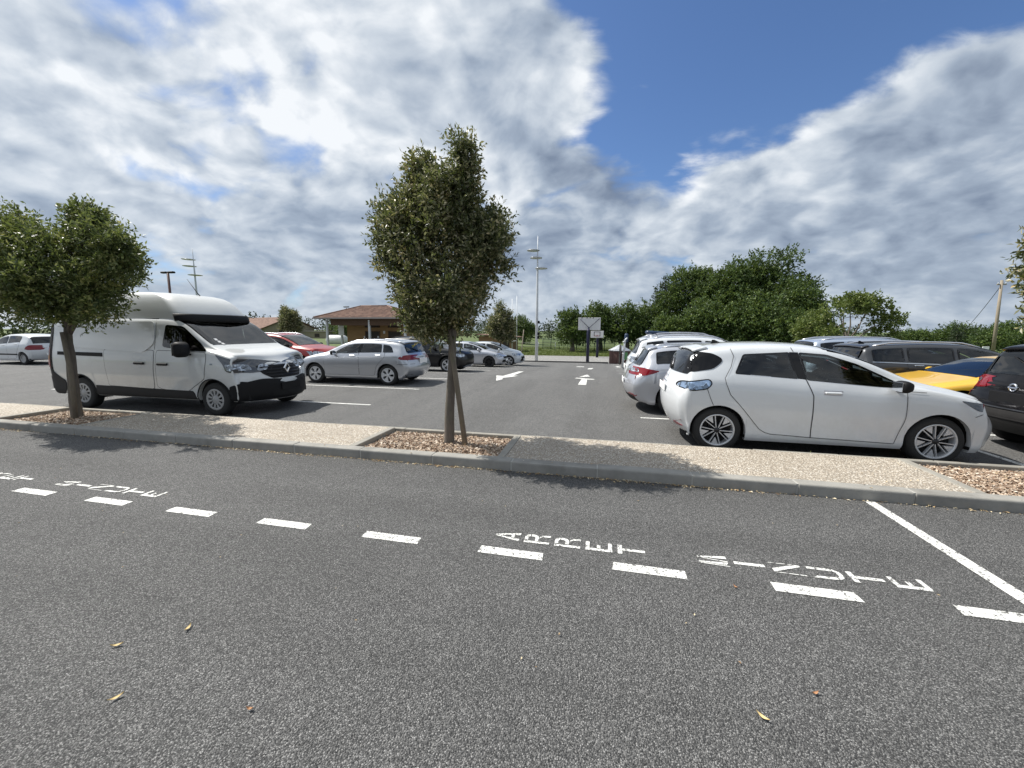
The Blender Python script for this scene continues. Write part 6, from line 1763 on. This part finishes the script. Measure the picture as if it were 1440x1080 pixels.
c.interior(2.2, 3.1, dash=1.4); c.doors([1.2, 2.46, 3.40], .36); suv_tail(c, 'lamp_clear'); c.plate('rear', .72); c.spoiler(3.84, 4.0, M['white']); c.fin(3.5, M['trim'], thin=True); c.rails(1.95, 3.7, M['silver2'], 7.3, .05); c.mirror(1.5, 1.04, M['white'])
# ---- car with a rear frame and a blue box on its roof
sp = variant(SUV, L=4.5, H=1.64, rim='five'); loc, rz = (.92 + 2.25, 14.5, g(2, 14.5)), 0
c = Car('suv', 'white car with a blue roof load and a rear carrier, farthest of the right row', 'car', sp, M['silver2'], loc, rz)
c.interior(2.2, 3.1, dash=1.4); c.doors([1.2, 2.5, 3.45], .36); suv_tail(c); c.plate('rear', .72); c.rails(1.9, 3.95, M['silver2'], 7.3, .07)
zt = float(c.top(3.2))
M['blue_box'] = flat('blue_cover', (.010, .030, .075), .5, var=.2)
b = MB(); b.box((0, 0, 0), (.75, .55, .11), ch=.04); o = b.build('roof_load', M['blue_box'], None, (loc[0] - 1.35, 14.3, loc[2] + zt + .03)); o.rotation_euler = (0, .06, 0); tag(o, 'blue covered load strapped on the roof of the farthest white car', 'roof box')
CR = thing('bike_carrier', 'pale metal rear carrier with a dark wheel hung on the farthest white car', 'bike carrier', (loc[0] - 2.25 - .20, 14.2, loc[2]))
b = MB()
for y_ in (-.45, -.1): b.tube([(.10, y_, .40), (-.02, y_, .5), (.04, y_, 1.42), (.10, y_, 1.50)], .026, 8)
for z_ in (.55, .95, 1.35): b.tube([(0, -.5, z_), (0, .1, z_)], .024, 6)
b.build('frame', M['steel'], CR)
b = MB(); n = 22; b.tube([(-.10, -.25 + .31 * math.cos(2 * PI * i / n), .92 + .31 * math.sin(2 * PI * i / n)) for i in range(n + 1)], .03, 6, caps=False); wh = b.build('bicycle_wheel', M['rubber'], CR)
b = MB()
for i in range(8): b.tube([(-.10, -.25, .92), (-.10, -.25 + .30 * math.cos(2 * PI * i / 8), .92 + .30 * math.sin(2 * PI * i / 8))], .004, 4)
b.build('spokes', M['steel'], wh)
b = MB(); b.box((.08, -.2, 1.48), (.10, .5, .30), ch=.03); b.build('cover', M['blue_box'], CR)
# ---- black SUV on the left row
sp = variant(SUV, L=4.3, H=1.56, rim='five'); loc, rz = place(-6.55 - sp['wb'], 17.15, sp)
c = Car('suv', 'black sport utility car facing right just behind the middle tree trunk', 'car', sp, M['black'], loc, rz)
c.interior(2.2, 3.1, dash=1.4); c.doors([1.2, 2.46, 3.40], .36); cladding(c, M['trim']); front_face(c, .62, .80, .50, (.70, .84)); c.mirror(1.45, 1.02, M['black']); c.rails(1.9, 3.7, M['trim'], 7.3, .05)
c.patch('skid_plate', rounded([(-.62, .24), (.62, .24), (.5, .34), (-.5, .34)], .03, 2), 'front', M['silver'], .012); suv_tail(c)
# ---- silver and white hatchbacks behind
auto = [dict(s=(1.30, 2.36)), dict(s=(2.44, 3.22), glass='glass_tint')]
sp = variant(dict(HATCH, windows=auto), L=4.06, H=1.45, rim='black', rail=.89); loc, rz = place(-6.15 - sp['wb'], 22.35, sp)
c = Car('hatchback', 'silver hatchback with black wheels in front of the white one in the left row', 'car', sp, M['silver2'], loc, rz)
c.interior(2.1, 3.0, dash=1.32); c.doors([1.2, 2.4, 3.26], .29); front_face(c, .52, .62, .45, (.60, .74)); c.mirror(1.42, .93, M['silver']); c.plate('front', .42)
sp = variant(dict(HATCH, windows=auto), L=3.97, H=1.49, rim='five', rail=.89); loc, rz = place(-5.6 - sp['wb'], 24.9, sp)
c = Car('hatchback', 'white hatchback farthest of the left row beside the lamp mast', 'car', sp, M['white'], loc, rz)
c.interior(2.1, 3.0, dash=1.32); c.doors([1.2, 2.36, 3.2], .29); front_face(c, .42, .58, .5, (.62, .78)); c.mirror(1.42, .95, M['white']); c.plate('front', .40)
# ---- red SUV in the row beyond
sp = variant(SUV, L=4.38, H=1.57, rim='five'); loc, rz = (-10.35 - 2.19, 14.05, 0), 0
c = Car('suv', 'red sport utility car between the van and the silver hatchback', 'car', sp, M['red'], loc, rz)
c.interior(2.2, 3.1, dash=1.4); c.doors([1.2, 2.46, 3.40], .36); front_face(c, .55, .82, .42, (.72, .88)); c.mirror(1.47, 1.03, M['trim']); c.rails(1.9, 3.7, M['silver2'], 7.3, .04); c.fin(3.5, M['red'], .06); suv_tail(c)
# ---- older white hatchback at the left edge
OLD = variant(dict(HATCH, windows=[dict(s=(1.36, 2.38)), dict(s=(2.46, 3.32), glass='glass_tint')]), L=3.81, H=1.46, W=1.64, rim='steel', rail=.89, wr=.29, rimr=.185)
loc, rz = place(-26.6, 14.05, OLD, -1)
c = Car('hatchback', 'older white hatchback with red tail lamps cut by the left edge of the photo', 'car', OLD, M['white'], loc, rz)
c.interior(2.0, 2.85, dash=1.25); c.doors([1.12, 2.25, 3.1], .29); c.plate('rear', .50); c.mirror(1.35, .93, M['trim'])
c.both('tail_lamp', rounded([(3.82, .93), (3.58, .93), (3.44, .74), (3.60, .70), (3.82, .70)], .02, 2), 'side', M['lamp_red'], .010)
c.both('side_moulding', [(2.9, .52), (1.2, .52), (1.2, .46), (2.9, .46)], 'side', M['trim'], .010)
emblem_diamond(c, 'rear', 0, .80, .06, .045)
# ---- black SUV at the right edge, seen from behind
sp = variant(SUV, L=4.38, H=1.60, rim='five'); loc, rz = (5.62 + 2.19, 6.98, 0), 0
c = Car('suv', 'black crossover seen from behind with a round chrome badge at the right edge', 'car', sp, M['darkblack'], loc, rz)
c.interior(2.2, 3.1, dash=1.4); c.doors([1.2, 2.46, 3.40], .36); cladding(c, M['trim']); c.mirror(1.47, 1.03, M['darkblack'])
c.both('tail_lamp', rounded([(.84, .86), (.60, .88), (.46, .90), (.50, 1.0), (.80, 1.04)], .03, 3), 'rear', M['lamp_red'], .010)
c.both('lamp_reflector', rounded([(.80, .95), (.70, .95), (.68, 1.0), (.79, 1.02)], .02, 2), 'rear', M['lamp_clear'], .014, skirt=.004)
c.both('tail_lamp', rounded([(4.42, 1.05), (4.10, 1.07), (4.05, .99), (4.2, .90), (4.42, .86)], .03, 3), 'side', M['lamp_red'], .010)
emblem_disc(c, 'rear', 0, .94, .062); c.plate('rear', .79, .56, .16, 'trim'); c.wiper_rear(4.16); c.spoiler(3.78, 4.0, M['darkblack'], .01)
c.patch('rear_bumper', rounded([(-.85, .30), (.85, .30), (.82, .62), (-.82, .62)], .03, 2), 'rear', M['trim_grey'], .012)
c.patch('bumper_chrome', rounded([(-.78, .50), (.78, .50), (.78, .515), (-.78, .515)], .003, 1), 'rear', M['trim_grey'], .020, skirt=.004)
c.patch('bumper_chrome', rounded([(-.60, .635), (.60, .635), (.60, .655), (-.60, .655)], .003, 1), 'rear', M['grey'], .018, skirt=.004)
c.both('reflector', rounded([(.74, .40), (.52, .40), (.52, .44), (.74, .44)], .01, 2), 'rear', M['lamp_red'], .018)
# ---- yellow coupe-like hatch facing left
sp = variant(dict(A3, windows=[dict(s=(1.42, 2.6)), dict(s=(2.68, 3.5), glass='glass_tint')]), L=4.3, H=1.27, W=1.83, rim='five'); loc, rz = (5.52 + 2.15, 9.6, 0), PI
c = Car('sports_car', 'low yellow sports car with its bonnet towards the white electric hatchback', 'car', sp, M['yellow'], loc, rz)
c.interior(2.2, 3.05, dash=1.35); c.doors([1.22, 2.64, 3.5], .30); front_face(c, .42, .54, .40, (.53, .64)); c.mirror(1.6, .82, M['yellow'])
# ---- grey people carrier and silver one
MPV = dict(L=4.64, W=1.86, fo=.95, wb=2.80, wr=.34, rimr=.24, sill=.22, tum=.77, bow_f=.22, bow_r=.14, rim='five',
    top=[(0, .80), (.1, .88), (.4, .98), (.8, 1.06), (1.0, 1.12), (1.5, 1.38), (1.95, 1.56), (2.4, 1.64), (2.9, 1.655), (3.6, 1.63), (4.2, 1.56), (4.34, 1.50), (4.44, 1.32), (4.54, 1.14), (4.6, 1.04), (4.64, .95)],
    belt=[(0, .73), (.3, .90), (.7, .98), (1.1, 1.03), (2, 1.06), (3.2, 1.10), (4.0, 1.13), (4.3, 1.08), (4.64, .88)],
    nose=[(.2, .12), (.38, .02), (.55, 0), (.75, .03), (.95, .12)], tail=[(.2, .22), (.38, .08), (.55, .0), (.75, .01), (.95, .06), (1.2, .06)],
    screen=(1.05, 2.1, 7.12, 7.16), rear=(4.33, 4.56, 7.25, 7.15, 'glass_tint'), windows=[dict(s=(1.30, 2.50)), dict(s=(2.58, 3.48), glass='glass_tint'), dict(s=(3.56, 4.18), glass='glass_tint')])
loc, rz = (5.85 + 2.32, 11.95, 0), 0
c = Car('estate_car', 'anthracite estate car with silver roof rails behind the white electric hatchback', 'car', variant(MPV, H=1.47, windows=MPV['windows']), M['grey'], loc, rz)
c.interior(2.25, 3.2, dash=1.35, zf=.42); c.doors([1.15, 2.54, 3.52], .34, hmat=M['chrome']); c.plate('rear', .66); c.both('tail_lamp', rounded([(4.69, .93), (4.35, .95), (4.28, .88), (4.45, .78), (4.69, .76)], .03, 3), 'side', M['lamp_red'], .010); c.rails(2.0, 4.1, M['silver2'], 7.3, .045); c.fin(4.0, M['trim'], .08); c.spoiler(4.16, 4.34, M['grey']); c.mirror(1.45, .95, M['grey'])
c.both('window_strip', [(4.2, 1.008), (1.35, .948), (1.35, .937), (4.2, .996)], 'side', M['chrome'], .007, skirt=.003)
loc, rz = (6.0 + 2.32, 14.6, g(8, 14.6)), 0
c = Car('people_carrier', 'pale blue silver people carrier behind the anthracite estate car', 'car', variant(MPV, H=1.56, windows=MPV['windows']), M['bluesilver'], loc, rz)
c.interior(2.25, 3.2, dash=1.35, zf=.42); c.doors([1.15, 2.54, 3.52], .34); suv_tail(c); c.plate('rear', .75); c.rails(2.0, 4.1, M['silver2'], 7.3, .04); c.mirror(1.45, 1.0, M['bluesilver'])

# weeds at the back edging beneath the white car
V = []; F = []
for (x, y) in [(2.62, 5.80), (2.72, 5.82), (2.82, 5.80), (3.0, 5.83), (1.9, 5.81), (-6.9, 5.8), (-6.7, 5.82)]:
    for k in range(11):
        a = rnd.uniform(0, 2 * PI); l_ = rnd.uniform(.05, .16); b0 = Vector((x + rnd.gauss(0, .02), y + rnd.gauss(0, .012), 0)); t = b0 + Vector((math.cos(a) * l_ * .5, math.sin(a) * l_ * .3, l_)); s_ = Vector((-math.sin(a), math.cos(a), 0)) * .008
        i = len(V); V += [b0 - s_, b0 + s_, b0.lerp(t, .6) + s_ * 1.5, t, b0.lerp(t, .6) - s_ * 1.5]; F += [(i, i + 1, i + 2), (i, i + 2, i + 4), (i + 4, i + 2, i + 3)]
o = np_mesh('weeds', [tuple(v) for v in V], F, M['grass']); tag(o, 'small weeds growing along the back edge of the pavement', 'weeds', kind='stuff')
